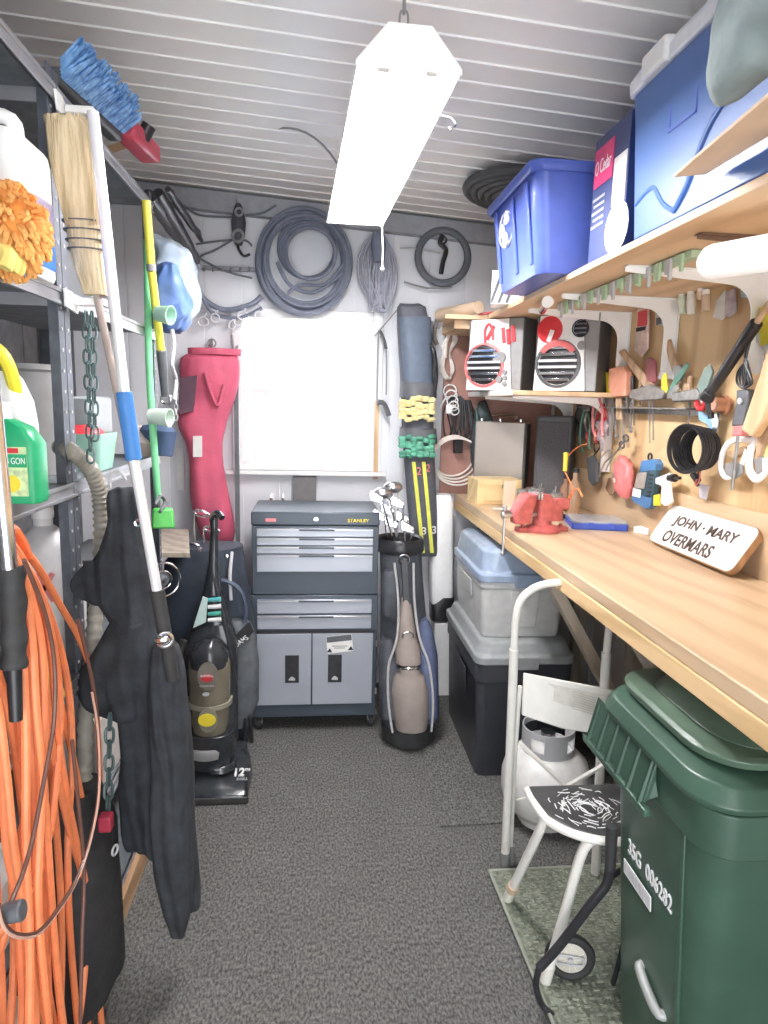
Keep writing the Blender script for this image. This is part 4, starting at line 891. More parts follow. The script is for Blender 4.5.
# white circular blade guard (coping saw style frame)
T = thing('hand_clamp', 'white C shaped tool with dark rounded pad hanging right of the cable coil', 'tool', wpt(740, 478, .04).to_tuple())
b = B(); wtube(b, [(757, 440), (735, 440), (724, 450), (721, 468), (727, 477), (739, 470), (748, 450)], .008, .04, flat=1.4); b.ob('frame', M_white, T, w=True)
b = B(); wsil(b, [(726, 452), (744, 446), (748, 451), (731, 458)], .045, .012); b.ob('wood_grip', M_toolwood, T, w=True, bev=.002)
b = B(); wsil(b, [(724, 464), (732, 462), (741, 464), (742, 474), (734, 479), (725, 475)], .05, .02); b.ob('dark_pad', M_grey, T, w=True, bev=.004)
T = thing('hand_saw', 'hand saw with curved white guard and dark grip at the right of the wall', 'saw', wpt(757, 478, .04).to_tuple())
b = B(); wtube(b, [(758, 432), (751, 450), (750, 470), (756, 478), (764, 472), (765, 458)], .008, .04, flat=2); b.ob('guard', M_white, T, w=True)
b = B(); wsil(b, [(753, 459), (762, 456), (762, 472), (756, 475)], .05, .02); b.ob('grip', M_grey, T, w=True, bev=.004)
# axe handles
b = B(); b.prism([wpt(*p, .09) for p in ((777, 345), (768, 344), (752, 395), (740, 430), (752, 438), (763, 420), (776, 380))], (.03, 0, 0))
T = b.solo('axe_handle', M_handle, 'thick pale wooden handle slanting down at the right edge of the wall', 'handle', bev=.008)
b = B(); b.prism([wpt(*p, .05) for p in ((780, 385), (772, 390), (757, 430), (754, 462), (761, 455), (766, 435), (782, 402))], (.025, 0, 0))
b.solo('sickle_handle', M_toolwood, 'darker slim wooden handle behind the thick pale handle', 'handle', bev=.006)
b = B(); wtube(b, [(747, 330), (762, 340), (775, 360)], .009, .02, flat=2); b.solo('saw_blade', M_lgrey, 'pale curved metal blade behind the black handled tool', 'blade')
tool('paint_scraper', 'pale yellow handled scraper at the far right edge of the wall', 'scraper', [('handle', [(762, 448), (772, 440), (776, 470), (764, 475), (760, 468)], mat('pale_yellow', (.80, .72, .32), .4), .04, .03), ('blade', [(764, 438), (768, 436), (770, 450), (766, 450)], M_steel, .035, .003)])
b = B(); b.rings([[wpt(x, y, o) for x, y, o in ((759, 308+6*k, .02), (775, 304+6*k, .02), (775, 304+6*k, .05), (760, 309+6*k, .05))] for k in range(7)]); b.jitter(.01, 18)
b.solo('yellow_cloth', mat('bright_yellow', (.82, .72, .05), .6), 'bright yellow cloth hanging under the white roll', 'cloth')
# glass tubes and packets hung under shelf
for k, (x, y0, y1, lab, m) in enumerate([(682, 291, 314, 'pale green vial, leftmost of the row under the upper shelf', mat('vial_green', (.62, .70, .58), .3)), (691, 290, 314, 'white topped glass vial, second from left in the row', mat('vial_white', (.74, .74, .70), .3)), (701, 287, 299, 'short amber vial, third from left in the row', mat('vial_amber', (.72, .60, .45), .3)), (706, 290, 311, 'clear brown vial with dark contents, fourth in the row', mat('vial_brown', (.60, .45, .32), .3))]):
    T = thing('glass_vial', lab, 'vial', wpt(x, y1, .04).to_tuple(), group='vials hanging under the upper shelf')
    b = B(); b.cyl(wpt(x, y0+5, .04), wpt(x, y1, .04), .015, .014, n=14); b.ob('bottle', m, T, w=True, bev=.002)
    b = B(); b.cyl(wpt(x, y0, .04), wpt(x, y0+5, .04), .012); b.ob('cap', M_white, T, w=True)
b = B(); b.bb(TX-.05, TX-.001, wpt(712, 288).y, wpt(678, 288).y, wpt(690, 287).z, wpt(690, 287).z+.01); b.solo('vial_holder', M_toolwood, 'thin wooden strip the glass vials hang from', 'holder')
for k, (pts, m, lab) in enumerate([([(712, 318), (716, 300), (724, 290), (725, 314), (721, 320)], mat('clear_packet', (.66, .66, .62), .3), 'clear packet of hardware hanging left of the grey one'), ([(725, 292), (734, 288), (735, 312), (728, 318), (724, 316)], mat('grey_packet', (.42, .36, .38), .4, var=.3), 'grey packet of small hardware hanging right of the clear one'), ([(739, 286), (749, 286), (748, 298), (741, 298)], mat('blue_packet', (.40, .52, .56), .4, var=.3), 'blue green small packet hanging beside the yellow cloth'), ([(638, 302), (648, 299), (647, 348), (641, 357), (634, 350)], mat('blister_pack', (.72, .58, .52), .35, var=.2), 'long blister pack with red print hanging by the white bracket'), ([(655, 303), (663, 302), (662, 325), (655, 326)], mat('white_pack', (.66, .66, .68), .35, var=.2), 'pale packet with dark base hanging between the brackets')]):
    b = B(); wsil(b, pts, .02, .016); b.jitter(.002, 30)
    o = b.solo('hanging_packet', m, lab, 'packet', 'packets hanging on the plywood', bev=.003)
    if k == 3: b = B(); wsil(b, [(638, 312), (647, 309), (647, 325), (637, 327)], .0215, .001); b.ob('red_print', M_red, o, w=True); b = B(); wsil(b, [(636, 328), (646, 326), (645, 330), (636, 332)], .0215, .001); b.ob('black_print', M_black, o, w=True)
    if k == 4: b = B(); wsil(b, [(656, 318), (662, 317), (661, 324), (656, 325)], .0215, .001); b.ob('dark_base', M_darkgrey, o, w=True)
# perforated joist plate below shelf near white bracket
T = tool('metal_plate', 'grey perforated metal plate below the clip rail', 'plate', [('plate', [(648, 266), (678, 262), (680, 276), (676, 281), (640, 278)], M_grey, .2, .004)])
# ================================================================ HANGING CORDS ON THE BROWN BOARD
GY = YB-.036
def gp(px, py, o=.02): return PY(px, py, GY-o)
T = thing('rope_hank', 'white rope hank hanging high on the brown board', 'rope', gp(447, 380).to_tuple())
b = B()
for k in range(5): b.tube([gp(452, 331), gp(446-k, 345), gp(443+k*.6, 352), gp(440+k, 368), gp(446+k, 379), gp(454-k*.7, 370), gp(450, 353), gp(453+k, 340)], .004, closed=True, n=6)
b.ob('loops', mat('rope_white', (.74, .70, .64), .8), T, w=True)
b = B(); b.tube([gp(446, 341), gp(445, 358)], .011, n=8, sm=1); b.ob('wrap', bpy.data.materials['rope_white'], T, w=True)
T = thing('cord_bundle', 'white extension cord bundle hanging at the middle of the brown board', 'cord', gp(450, 420).to_tuple())
b = B()
for k in range(5): b.torus(gp(450+k*1.2, 391+k*5, .02+.01*k), .035-.003*k, .004, (.1, 1, .1*k), n=24, m=6)
b.tube([gp(440, 408), gp(446, 398), gp(452, 402), gp(456, 411), gp(448, 414)], .005); b.ob('cord', M_white, T, w=True)
b = B(); b.box(gp(449, 409, .05), (.035, .02, .05)); b.ob('plug', M_white, T, w=True, bev=.004)
T = thing('black_cord', 'tangle of thin black cords hanging on the brown board', 'cord', gp(465, 440).to_tuple())
b = B()
for k in range(9):
    x0 = 444+k*3.4; b.tube([gp(452+k, 396, .03), gp(x0, 410, .03+.005*(k % 3)), gp(x0+random.uniform(-4, 4), 430, .04), gp(x0+4, 440, .03), gp(x0+8, 428, .045), gp(458+k*1.5, 400, .04)], .0045, n=6)
b.ob('loops', M_black, T, w=True)
b = B(); b.box(gp(458, 446, .04), (.05, .03, .08), 0.3); b.ob('adapter', M_black, T, w=True, bev=.004)
T = thing('white_cable_coil', 'large coil of white cable hanging lowest on the brown board', 'cable', gp(455, 481).to_tuple())
b = B()
for k in range(4): b.torus(gp(453+k*1.5, 456+k*2, .03+.009*k), .115+.006*k, .0055, (.1*(k-1), 1, .12), n=40, m=6, ey=1.05)
b.ob('coil', mat('cable_cream', (.78, .72, .66), .5), T, w=True)
T = thing('hanging_bag', 'dark teal and black bag of cords hanging at the right of the brown board', 'bag', gp(483, 488).to_tuple())
b = B(); b.loft([(gp(484, 402, .06), .02, .02), (gp(483, 415, .07), .05, .045), (gp(484, 440, .07), .072, .06), (gp(484, 462, .07), .065, .055), (gp(482, 478, .06), .04, .04), (gp(475, 488, .05), .04, .03)], n=20); b.jitter(.02, 14); b.ob('body', mat('teal_black', (.05, .07, .08), .6, var=.4), T, w=True)
for k in range(5): b = B(); b.tube([gp(476+k*3, 410+k*5, .125), gp(480+k*3, 430+k*7, .14), gp(490, 425+k*10, .125)], .004, n=6); b.ob('cord', M_black if k % 2 else M_teal, T, w=True)
B().tube([gp(448, 310, .05), gp(438, 318, .04), gp(434, 335, .03), gp(437, 345, .03)], .012).solo('draped_strap', M_toolsteel, 'grey strap draped over the left end of the loose board', 'strap')
# ================================================================ TOOL CABINET
M_slate = mat('slate_steel', (.06, .075, .095), .35, .2, var=.1, scale=5)
M_drawer = mat('silver_drawer', (.42, .44, .49), .32, .3, var=.05, scale=5)
M_door = mat('door_grey', (.33, .35, .39), .4, var=.04, scale=5)
T = thing('tool_cabinet', 'two section rolling steel tool cabinet, dark slate with silver drawers and doors', 'tool cabinet', (0, 3.40, 0))
x0, x1, y0, y1 = -.31, .31, 3.195, 3.60
b = B(); b.bb(x0, x1, y0, y1, .08, .715); b.ob('lower_cabinet', M_slate, T, w=True, bev=.004)
b = B(); b.bb(x0+.004, x1-.004, y0, y1-.02, .718, 1.06); b.ob('top_chest', M_slate, T, w=True, bev=.004)
b = B(); b.bb(x0+.002, x1-.002, y0-.004, y1-.02, 1.062, 1.128); lidp = b.ob('chest_lid', M_slate, T, w=True, bev=.006)
def front(name, z0, z1, xa, xb, m, parent=None, dy=.012):
    b = B(); b.bb(xa, xb, y0-dy, y0-.0005, z0, z1); return b.ob(name, m, parent or T, w=True, bev=.003)
for z0, z1 in ((1.008, 1.048), (.966, 1.003), (.925, .961), (.834, .920), (.690, .698)[:0] or (.834, .920)):
    pass
for z0, z1 in ((1.008, 1.048), (.966, 1.003), (.925, .961), (.834, .920), (.625, .695), (.545, .615)):
    d = front('drawer', z0, z1, x0+.028, x1-.032, M_drawer)
    b = B(); b.bb(x0+.03, x1-.034, y0-.022, y0-.012, z1-.007, z1-.001); b.ob('edge_pull', M_alum, d, w=True, bev=.002)
    b = B(); b.bb(-.08, .09, y0-.024, y0-.0225, z1-.010, z1-.001); b.ob('grip', M_slate, d, w=True, bev=.0005)
for xa, xb, hx in ((x0+.018, -.018, -.112), (-.012, x1-.022, .10)):
    d = front('door', .150, .520, xa, xb, M_door)
    b = B(); b.bb(hx-.034, hx+.034, y0-.0155, y0-.0122, .268, .412); h = b.ob('handle', M_black, d, w=True, bev=.002)
    b = B(); b.bb(hx-.022, hx+.022, y0-.017, y0-.0158, .30, .40); b.ob('recess', M_bmetal, h, w=True)
    b = B(); b.prism([(hx-.018, y0-.0172, .283), (hx-.008, y0-.0172, .299), (hx+.002, y0-.0172, .303), (hx+.016, y0-.0172, .291), (hx+.014, y0-.0172, .281)], (0, -.0012, 0)); b.ob('reflector', M_lgrey, h, w=True)
b = B(); b.bb(x0+.01, x1-.01, y0-.006, y0+.0, .522, .535); b.ob('divider', M_bmetal, T, w=True)
b = B(); b.lathe([(.011, 0), (.011, .006), (.001, .007)], (.0, y0-.004, 1.092), (0, -1, 0)); b.ob('lock', M_chrome, lidp, w=True)
text('STANLEY', (.205, y0-.0045, 1.088), EX, EZ, .105, .017, M_yellow, T, bold=.02)
b = B(); b.bb(-.24, -.19, y0-.0055, y0-.004, 1.080, 1.096); b.ob('red_badge', M_pink, T, w=True)
b = B(); p0 = PY(321, 634, y0-.0135); M2 = Matrix.Rotation(-.09, 3, 'Y')
b.box((.122, y0-.0135, .468), (.128, .0015, .088), Matrix.Rotation(-.10, 3, 'Y')); lb = b.ob('sticker', M_paper, T, w=True)
b = B(); b.box((.119, y0-.0148, .496), (.124, .001, .030), Matrix.Rotation(-.10, 3, 'Y')); b.ob('dark_band', M_darkgrey, lb, w=True)
for dx in (-.05, .055): b = B(); b.prism([(.122+dx-.014, y0-.0155, .43+dx*.1), (.122+dx+.014, y0-.0155, .43+dx*.1), (.122+dx+.002, y0-.0155, .452+dx*.1)], (0, .001, 0)); b.ob('triangle', M_black, lb, w=True)
b = B(); b.bb(.085, .16, y0-.0152, y0-.0143, .455, .459); b.bb(.095, .15, y0-.0152, y0-.0143, .445, .449); b.ob('print', M_grey, lb, w=True, kind='stuff')
for xx in (x0+.03, x1-.02):
    for yy in (y0+.05, y1-.05):
        b = B(); b.cyl((xx-.012, yy, .035), (xx+.012, yy, .035), .034, n=20); cw = b.ob('caster', M_rubber, T, w=True, bev=.003)
        b = B(); b.cyl((xx-.0135, yy, .035), (xx+.0135, yy, .035), .014, n=14); b.ob('hub', M_chrome, cw, w=True)
        b = B(); b.bb(xx-.02, xx-.015, yy-.018, yy+.018, .03, .08); b.bb(xx+.015, xx+.02, yy-.018, yy+.018, .03, .08); b.bb(xx-.03, xx+.03, yy-.03, yy+.03, .072, .0795); b.ob('bracket', M_chrome, cw, w=True)
b = B(); b.bb(x0+.02, x1-.02, y0+.03, y1-.03, .074, .0795); b.ob('base_plate', M_bmetal, T, w=True)
for xx in (x1-.004,):
    for z in (.45, .2): b = B(); b.cyl((xx+.003, y0-.006, z), (xx+.003, y0-.006, z+.03), .006); b.ob('hinge', M_alum, T, w=True)
for px in (271, 283):
    p = PZ(px, 500, 1.129); b = B(); b.cyl(p, p+V((0, 0, .012)), .010, .006, n=8); b.cyl(p+V((0, 0, .012)), p+V((.004, 0, .035)), .004, .002, n=6)
    b.solo('pushpin_hook', M_chrome, 'small silver hook standing on the cabinet top, %s one' % ('left' if px == 271 else 'right'), 'hook', 'small hooks on the cabinet top')

# ================================================================ GOLF BAG (right of the cabinet)
M_bagd = mat('bag_charcoal', (.055, .06, .072), .6, var=.2, scale=15, bump=.2)
M_bagt = mat('bag_taupe', (.27, .225, .20), .6, var=.12, scale=12, bump=.2)
M_bags = mat('bag_silver', (.52, .50, .49), .5, var=.08)
M_bagn = mat('bag_navy', (.07, .09, .16), .6, var=.15)
T = thing('golf_bag', 'charcoal and taupe golf bag full of clubs leaning right of the tool cabinet', 'golf bag', (.47, 3.06, .002))
cx = lambda z: .47-.055*z/1.0; cy = lambda z: 3.10+.14*z
def ringc(z, a, c=None): return (V((cx(z), cy(z), z)), a, c or a)
b = B(); b.loft([ringc(.004, .105), ringc(.02, .12), ringc(.09, .125), ringc(.2, .128), ringc(.5, .12), ringc(.8, .105), ringc(.93, .105)], n=32); b.ob('tube', M_bagd, T, w=True)
b = B(); b.loft([ringc(.003, .11), ringc(.01, .128), ringc(.07, .134), ringc(.085, .130)], n=32); b.ob('base_cap', M_rubber, T, w=True)
b = B(); b.loft([ringc(.93, .112), ringc(.94, .118), ringc(.985, .12), ringc(1.0, .112), ringc(.99, .10), ringc(.95, .096)], n=32, cap=False); b.ob('top_cuff', M_black, T, w=True)
def pocket(name, m, prof, sx=0, e=2.6, dy=0):
    """prof rows: z, half width, depth in front of the tube"""
    b = B(); b.loft([(V((cx(z)+sx, cy(z)-.085+dy-d*.5, z)), hw, .03+d*.5) for z, hw, d in prof], n=24, e=e); return b.ob(name, m, T, w=True)
pocket('ball_pocket', M_bagt, [(.10, .03, .05), (.12, .075, .085), (.2, .088, .10), (.3, .088, .10), (.37, .075, .09), (.405, .045, .06)])
pocket('upper_pouch', M_bagt, [(.415, .03, .05), (.43, .062, .07), (.5, .062, .065), (.55, .045, .05), (.70, .028, .04), (.73, .02, .03)])
pocket('side_pocket', M_bagd, [(.12, .03, .03), (.16, .055, .06), (.4, .055, .06), (.50, .04, .045), (.53, .02, .03)], sx=-.088, dy=.03)
pocket('side_pocket', M_bagn, [(.12, .03, .03), (.16, .05, .06), (.45, .055, .06), (.58, .035, .045), (.62, .015, .03)], sx=.095, dy=.03)
pocket('valuables_pocket', M_bagd, [(.62, .02, .02), (.65, .045, .04), (.82, .045, .035), (.86, .025, .02)], sx=-.065, dy=.01)
for sx, pts in ((-1, ((.10, .10), (.25, .115), (.42, .105), (.55, .055), (.72, .040), (.90, .05))), (1, ((.10, .105), (.25, .12), (.42, .105), (.55, .062), (.72, .045), (.90, .05)))):
    b = B(); b.tube([V((cx(z)+sx*w_*.92, cy(z)-.105-.045*(1-abs(z-.35)), z)) for z, w_ in pts], .013, flat=.5, n=8); b.ob('silver_piping', M_bags, T, w=True)
b = B(); b.prism([V((cx(z)+x, cy(z)-.145, z)) for z, x in ((.56, -.012), (.56, .022), (.92, .018), (.92, -.016))], (0, .012, 0)); b.ob('front_strap', M_black, T, w=True, bev=.003)
b = B(); b.torus(V((cx(.915), cy(.915)-.128, .915)), .026, .004, (0, 1, .1)); b.ob('ring', M_chrome, T, w=True)
b = B(); b.torus(V((cx(.56), cy(.56)-.16, .565)), .02, .004, (0, 1, .1), ey=1.3); b.ob('buckle', M_chrome, T, w=True)
e0 = V((cx(.27), cy(.27)-.188, .275))
b = B(); b.torus(e0, .022, .003, (0, 1, .0), n=20, m=6)
for k in range(8): t = k*math.pi/4; b.cyl(e0+V((math.cos(t)*.026, 0, math.sin(t)*.026)), e0+V((math.cos(t)*.036, 0, math.sin(t)*.036)), .005, .0025, n=6)
b.ob('sun_emblem', M_bags, T, w=True)
b = B(); b.tube([V((cx(.42)-.055, cy(.4)-.15, .40)), V((cx(.42)-.03, cy(.4)-.2, .425)), V((cx(.42)+.03, cy(.4)-.2, .425)), V((cx(.42)+.06, cy(.4)-.15, .40))], .006); b.ob('zipper', M_chrome, T, w=True)
# clubs
for k, (px, py, kind) in enumerate([(382, 500, 'i'), (388, 494, 'w'), (393, 512, 'i'), (398, 488, 'w'), (403, 505, 'i'), (408, 520, 'i'), (397, 525, 'i'), (385, 518, 'i'), (413, 530, 'i')]):
    p = PY(px, py, 3.10+.035*(k % 4)); bottom = V((cx(.85)+random.uniform(-.05, .05), cy(.85)+random.uniform(-.04, .05), .75))
    desc = ['leftmost low iron head in the right golf bag', 'rounded silver wood head at the left of the right golf bag', 'iron head just below the wood heads', 'largest silver wood head, top of the right golf bag', 'iron head right of the largest wood', 'low iron head near the ski bag', 'lowest middle iron head in the right golf bag', 'lower left iron head beside the cabinet', 'rightmost iron head in the right golf bag'][k]
    G = thing('golf_club', desc, 'golf club', bottom.to_tuple(), group='clubs in the right golf bag')
    b = B(); b.cyl(bottom, p, .0045, n=8); b.ob('shaft', M_chrome, G, w=True)
    b = B()
    if kind == 'w': b.ball(p+V((-.025, -.01, .005)), .038, (1.25, .8, .75), n=16)
    else:
        b.prism([p+V(q) for q in ((.008, 0, -.02), (-.055, 0, -.002), (-.062, 0, .03), (-.05, 0, .045), (.004, 0, .012))], (0, .014, .0))
    b.ob('head', M_chrome if kind == 'i' else M_steel, G, w=True, bev=.003)

# ================================================================ SKI BAG
def skz(rows, Y, e=2.2):
    out = []
    for xl, xr, y, d in rows:
        a, c = PY(xl, y, Y), PY(xr, y, Y); out.append(((a+c)/2, (c-a).length/2, d))
    return out
T = thing('ski_bag', 'tall dark ski bag with yellow stripes and two tied cords against the back wall', 'ski bag', (PY(412, 560, 3.58)).to_tuple())
b = B(); b.loft(skz([(400, 420, 304, .03), (397, 426, 308, .05), (397, 430, 330, .055), (400, 432, 370, .06), (402, 433, 430, .06), (404, 434, 460, .055), (408, 437, 510, .05), (411, 438, 545, .04), (414, 438, 556, .02)], 3.60), n=28, e=3); b.jitter(.008, 12)
b.ob('bag', mat('ski_bag_cloth', (.09, .095, .115), .65, var=.15, bump=.3, bscale=12), T, w=True)
b = B(); b.loft(skz([(398, 430, 318, .055), (398, 432, 340, .065), (402, 433, 395, .07), (402, 433, 402, .07)], 3.595), n=28, e=2.6); b.jitter(.012, 9); b.ob('hood', mat('hood_slate', (.10, .13, .18), .6, bump=.3), T, w=True)
for m, y0_, lab in ((mat('cord_yellow', (.72, .62, .30), .6), 408, 'yellow_cord'), (mat('cord_green', (.08, .30, .20), .5, var=.3), 446, 'green_cord')):
    b = B()
    for k in range(5):
        for s in range(6):
            p = PY(403+s*5.6, y0_-8+k*4.4+random.uniform(-2, 2), 3.505+.006*abs(s-3)); b.ball(p, .021, (1.1, .6, .75), n=8)
    b.jitter(.008, 25); b.ob(lab, m, T, w=True, kind='stuff')
for y in (385, 430): b = B(); b.loft(skz([(400, 436, y-2, .085), (399, 436, y+12, .088)], 3.595), n=28, e=2.4); b.jitter(.01, 12); b.ob('wrap_strap', M_darkgrey, T, w=True)
for xa, xb in ((412, 422), (422, 431)): b = B(); p = [PY(xa, 462, 3.535), PY(xa+3.5, 462, 3.535), PY(xb+3.0, 553, 3.548), PY(xb-.5, 553, 3.548)]; b.prism(p, (0, .02, 0)); b.ob('yellow_stripe', mat('stripe_yellow', (.75, .75, .10), .5), T, w=True)
for ch, px, py, m in (('2', 419, 471, M_pink), ('2', 428, 468, M_pink), ('3', 424, 531, M_white), ('3', 434, 530, M_white)):
    text(ch, PY(px, py, 3.533), EX, EZ, .024, .042, m, T, name='numeral', bold=.01)
b = B(); b.tube([PY(430, 345, 3.56), PY(434, 352, 3.54), PY(436, 375, 3.54), PY(434, 395, 3.54)], .012); b.ob('side_buckle', M_black, T, w=True)
# white panel/bin behind
T = thing('white_canister', 'white plastic canister with black base standing between golf bag and totes', 'canister', PY(442, 700, 3.66).to_tuple())
b = B(); b.loft(skz([(431, 450, 612, .06), (430, 452, 600, .06), (430, 452, 500, .06), (432, 450, 494, .05)], 3.64), n=24, e=5); b.ob('body', M_white, T, w=True)
b = B(); p_ = PY(442, 620, 3.64); b.bb(p_.x-.05, p_.x+.05, 3.58, 3.70, .001, p_.z); b.ob('stand', M_white, T, w=True, bev=.004)
b = B(); b.loft(skz([(430, 452, 618, .064), (430, 453, 602, .064), (440, 453, 595, .064)], 3.64), n=24, e=5); b.ob('base', M_black, T, w=True)

# ================================================================ DARK GOLF BAG (left)
M_nb = mat('bag_night', (.035, .046, .066), .6, var=.25, scale=9, bump=.25)
T = thing('golf_bag', 'dark navy golf bag with white lettering standing behind the upright vacuum', 'golf bag', (-.50, 3.06, .002))
def LB(rows, Y): return skz(rows, Y)
b = B(); b.loft(LB([(186, 246, 742, .10), (178, 252, 730, .13), (166, 257, 690, .15), (160, 257, 640, .15), (160, 250, 600, .14), (165, 244, 560, .12), (178, 242, 545, .11)], 3.12), n=32, e=2.4); b.jitter(.012, 6); b.ob('body', M_nb, T, w=True)
b = B(); b.loft(LB([(224, 250, 725, .04), (222, 259, 700, .06), (220, 259, 660, .06), (222, 254, 630, .05), (228, 248, 620, .03)], 2.97), n=24, e=2.4); b.ob('side_pocket', mat('pocket_grey', (.10, .11, .12), .6, var=.2), T, w=True)
b = B(); b.tube([PY(206, 590, 2.99), PY(222, 580, 2.97), PY(240, 590, 2.96), PY(246, 612, 2.96), PY(240, 632, 2.95)], .018, flat=.5); b.ob('carry_strap', mat('strap_slate', (.07, .09, .13), .6), T, w=True)
b = B(); b.prism([PY(222, 648, 2.90), PY(250, 622, 2.90), PY(254, 632, 2.90), PY(228, 658, 2.90)], (0, .02, 0)); b.ob('name_patch', M_black, T, w=True, bev=.002)
A0, A1 = PY(232, 648, 2.898), PY(247, 637, 2.898)
dd = (A1-A0).normalized(); text('ADAMS', (A0+A1)/2, dd, V((-dd.z, 0, dd.x)), .085, .024, M_white, T, bold=.02)
b = B(); b.tube([PY(232, 552, 3.02), PY(230, 575, 2.97), PY(231, 600, 2.96)], .008); b.ob('silver_strap', M_lgrey, T, w=True)
for k, (px, py) in enumerate(((189, 556), (200, 549), (226, 556))):
    b = B(); b.lathe([(.010, 0), (.010, .004), (.001, .005)], PY(px, py, 2.985), (0, -1, .2), n=12); b.ob('rivet', M_chrome, T, w=True)
for k in range(2): b = B(); b.tube([PY(246-k*4, 705, 2.95), PY(250-k*5, 722, 2.93), PY(252-k*9, 742, 2.95)], .009); b.ob('stand_leg', M_black, T, w=True)
for k, (x1_, y1_, x0_, lab) in enumerate([(194, 512, 197, 'silver club shaft rising left of the vacuum handle'), (187, 545, 194, 'short silver club leaning out low at the left'), (204, 528, 203, 'ring shaped putter head in the dark golf bag')]):
    p = PY(x1_, y1_, 3.14); q = PY(x0_, 600, 3.14); G = thing('golf_club', lab, 'golf club', q.to_tuple(), group='clubs in the dark golf bag')
    b = B(); b.cyl(q, p, .005, n=8); b.ob('shaft', M_chrome, G, w=True)
    b = B(); b.tube([p+V((0, 0, 0)), p+V((.03, -.02, .012)), p+V((.07, -.02, -.01)), p+V((.05, -.01, -.02)), p+V((.01, 0, -.012))], .006, closed=True); b.ob('head', M_chrome, G, w=True)

# ================================================================ VACUUM
VY = 2.74
T = thing('upright_vacuum', 'black upright bagless vacuum with smoky dust cup standing in front of the dark golf bag', 'vacuum', (-.40, 2.72, .002))
M_vac = mat('vacuum_black', (.028, .031, .036), .22, var=.2, coat=.3)
M_smoke = mat('smoky_cup', (.17, .15, .11), .12, var=.2, scale=8, coat=.6)
# base (nozzle)
x0, x1 = -.535, -.268
b = B(); b.rings([[V((x, y, z)) for x, y in ((x0+.01, 2.60), (x0+.02, 2.59), (x1-.02, 2.585), (x1-.005, 2.60), (x1-.005, 2.80), (x1-.03, 2.93), (x0+.03, 2.93), (x0, 2.80))] for z in (.004, .035)]+[[V((x, y, z)) for x, y, z in ((x0+.015, 2.625, .055), (x0+.03, 2.62, .055), (x1-.03, 2.615, .055), (x1-.015, 2.625, .055), (x1-.015, 2.80, .095), (x1-.045, 2.92, .11), (x0+.045, 2.92, .11), (x0+.01, 2.80, .095))]]); b.ob('nozzle', M_vac, T, w=True, bev=.008)
b = B(); b.bb(x0+.005, x1, 2.582, 2.592, .006, .03); b.ob('bumper', M_rubber, T, w=True, bev=.003)
b = B(); b.loft([(V((-.405, 2.74, .082)), .075, .07), (V((-.405, 2.75, .11)), .065, .065)], n=28); b.ob('pedal_dome', M_vac, T, w=True, bev=.004)
b = B(); b.ball((-.405, 2.70, .098), .032, (1, .7, .35)); b.ob('pedal', M_grey, T, w=True)
p = PY(228, 783, 2.63)
n1 = V((0, -.29, 1)).normalized(); up1 = V((0, .92, .25)).normalized()
text('12', V((-.315, 2.695, .078)), EX, up1, .042, .045, M_white, T, name='amp_figure', ext=.004, bold=.03)
text('amp', V((-.283, 2.705, .082)), EX, up1, .022, .015, M_white, T, name='amp_word', ext=.004)
text('BISSELL', V((-.30, 2.655, .071)), EX, up1, .045, .012, M_lgrey, T, name='maker_mark', ext=.004)
# body
def vr(y, xl, xr, d, Y=VY): a, c = PY(xl, y, Y), PY(xr, y, Y); return ((a+c)/2+V((0, d*.2, 0)), (c-a).length/2, d)
b = B(); b.loft([vr(766, 190, 232, .07), vr(745, 184, 236, .09), vr(730, 186, 234, .09)], n=32, e=2.6); b.ob('motor_housing', M_vac, T, w=True, bev=.004)
b = B(); b.loft([vr(752, 186, 230, .10), vr(745, 184, 232, .108), vr(742, 185, 231, .10)], n=32); b.ob('lower_trim', M_grey, T, w=True)
b = B(); b.loft([vr(735, 193, 226, .072), vr(720, 190, 229, .082), vr(670, 187, 231, .088), vr(655, 189, 229, .085), vr(646, 196, 222, .065), vr(642, 203, 215, .03)], n=36); cup = b.ob('dust_cup', M_smoke, T, w=True)
b = B(); b.loft([vr(704, 185.5, 232, .092), vr(700, 185.5, 232, .092)], n=36); b.ob('cup_band', mat('cup_band', (.30, .28, .22), .25), cup, w=True)
b = B(); b.loft([vr(740, 183, 238, .045, VY+.07), vr(660, 183, 238, .045, VY+.07), vr(636, 188, 236, .045, VY+.07), vr(624, 198, 228, .03, VY+.07)], n=28, e=3); b.ob('rear_housing', M_vac, T, w=True)
b = B(); b.loft([vr(665, 188, 230, .090), vr(652, 189, 229, .088), vr(643, 196, 222, .068), vr(638, 203, 216, .03)], n=36); b.ob('cup_lid', M_vac, cup, w=True)
yf = VY-.078
def oval(px, py, rx, rz, m, name, par, y=yf, t=.004):
    c_ = PY(px, py, y); b = B(); b.prism([c_+V((math.cos(a)*rx, 0, math.sin(a)*rz)) for a in [k*math.pi/12 for k in range(24)]], (0, -t, 0)); return b.ob(name, m, par, w=True)
oval(208, 676, .042, .06, mat('cup_window', (.22, .20, .17), .15), 'window', cup)
oval(208, 720, .040, .055, mat('cup_window2', (.26, .24, .19), .15), 'window', cup)
oval(207, 720, .036, .028, M_yellow, 'yellow_sticker', cup, yf-.005)
oval(207, 678, .024, .016, M_red, 'red_badge', cup, yf-.005)
text('BISSELL', PY(207, 676, yf-.011), EX, EZ, .052, .009, M_white, cup, name='maker_mark')
text('CLEANVIEW', PY(207, 686, yf-.006), EX, EZ, .060, .008, M_lgrey, cup, name='model_mark')
oval(206, 694, .014, .008, M_lgrey, 'chrome_oval', cup, yf-.005)
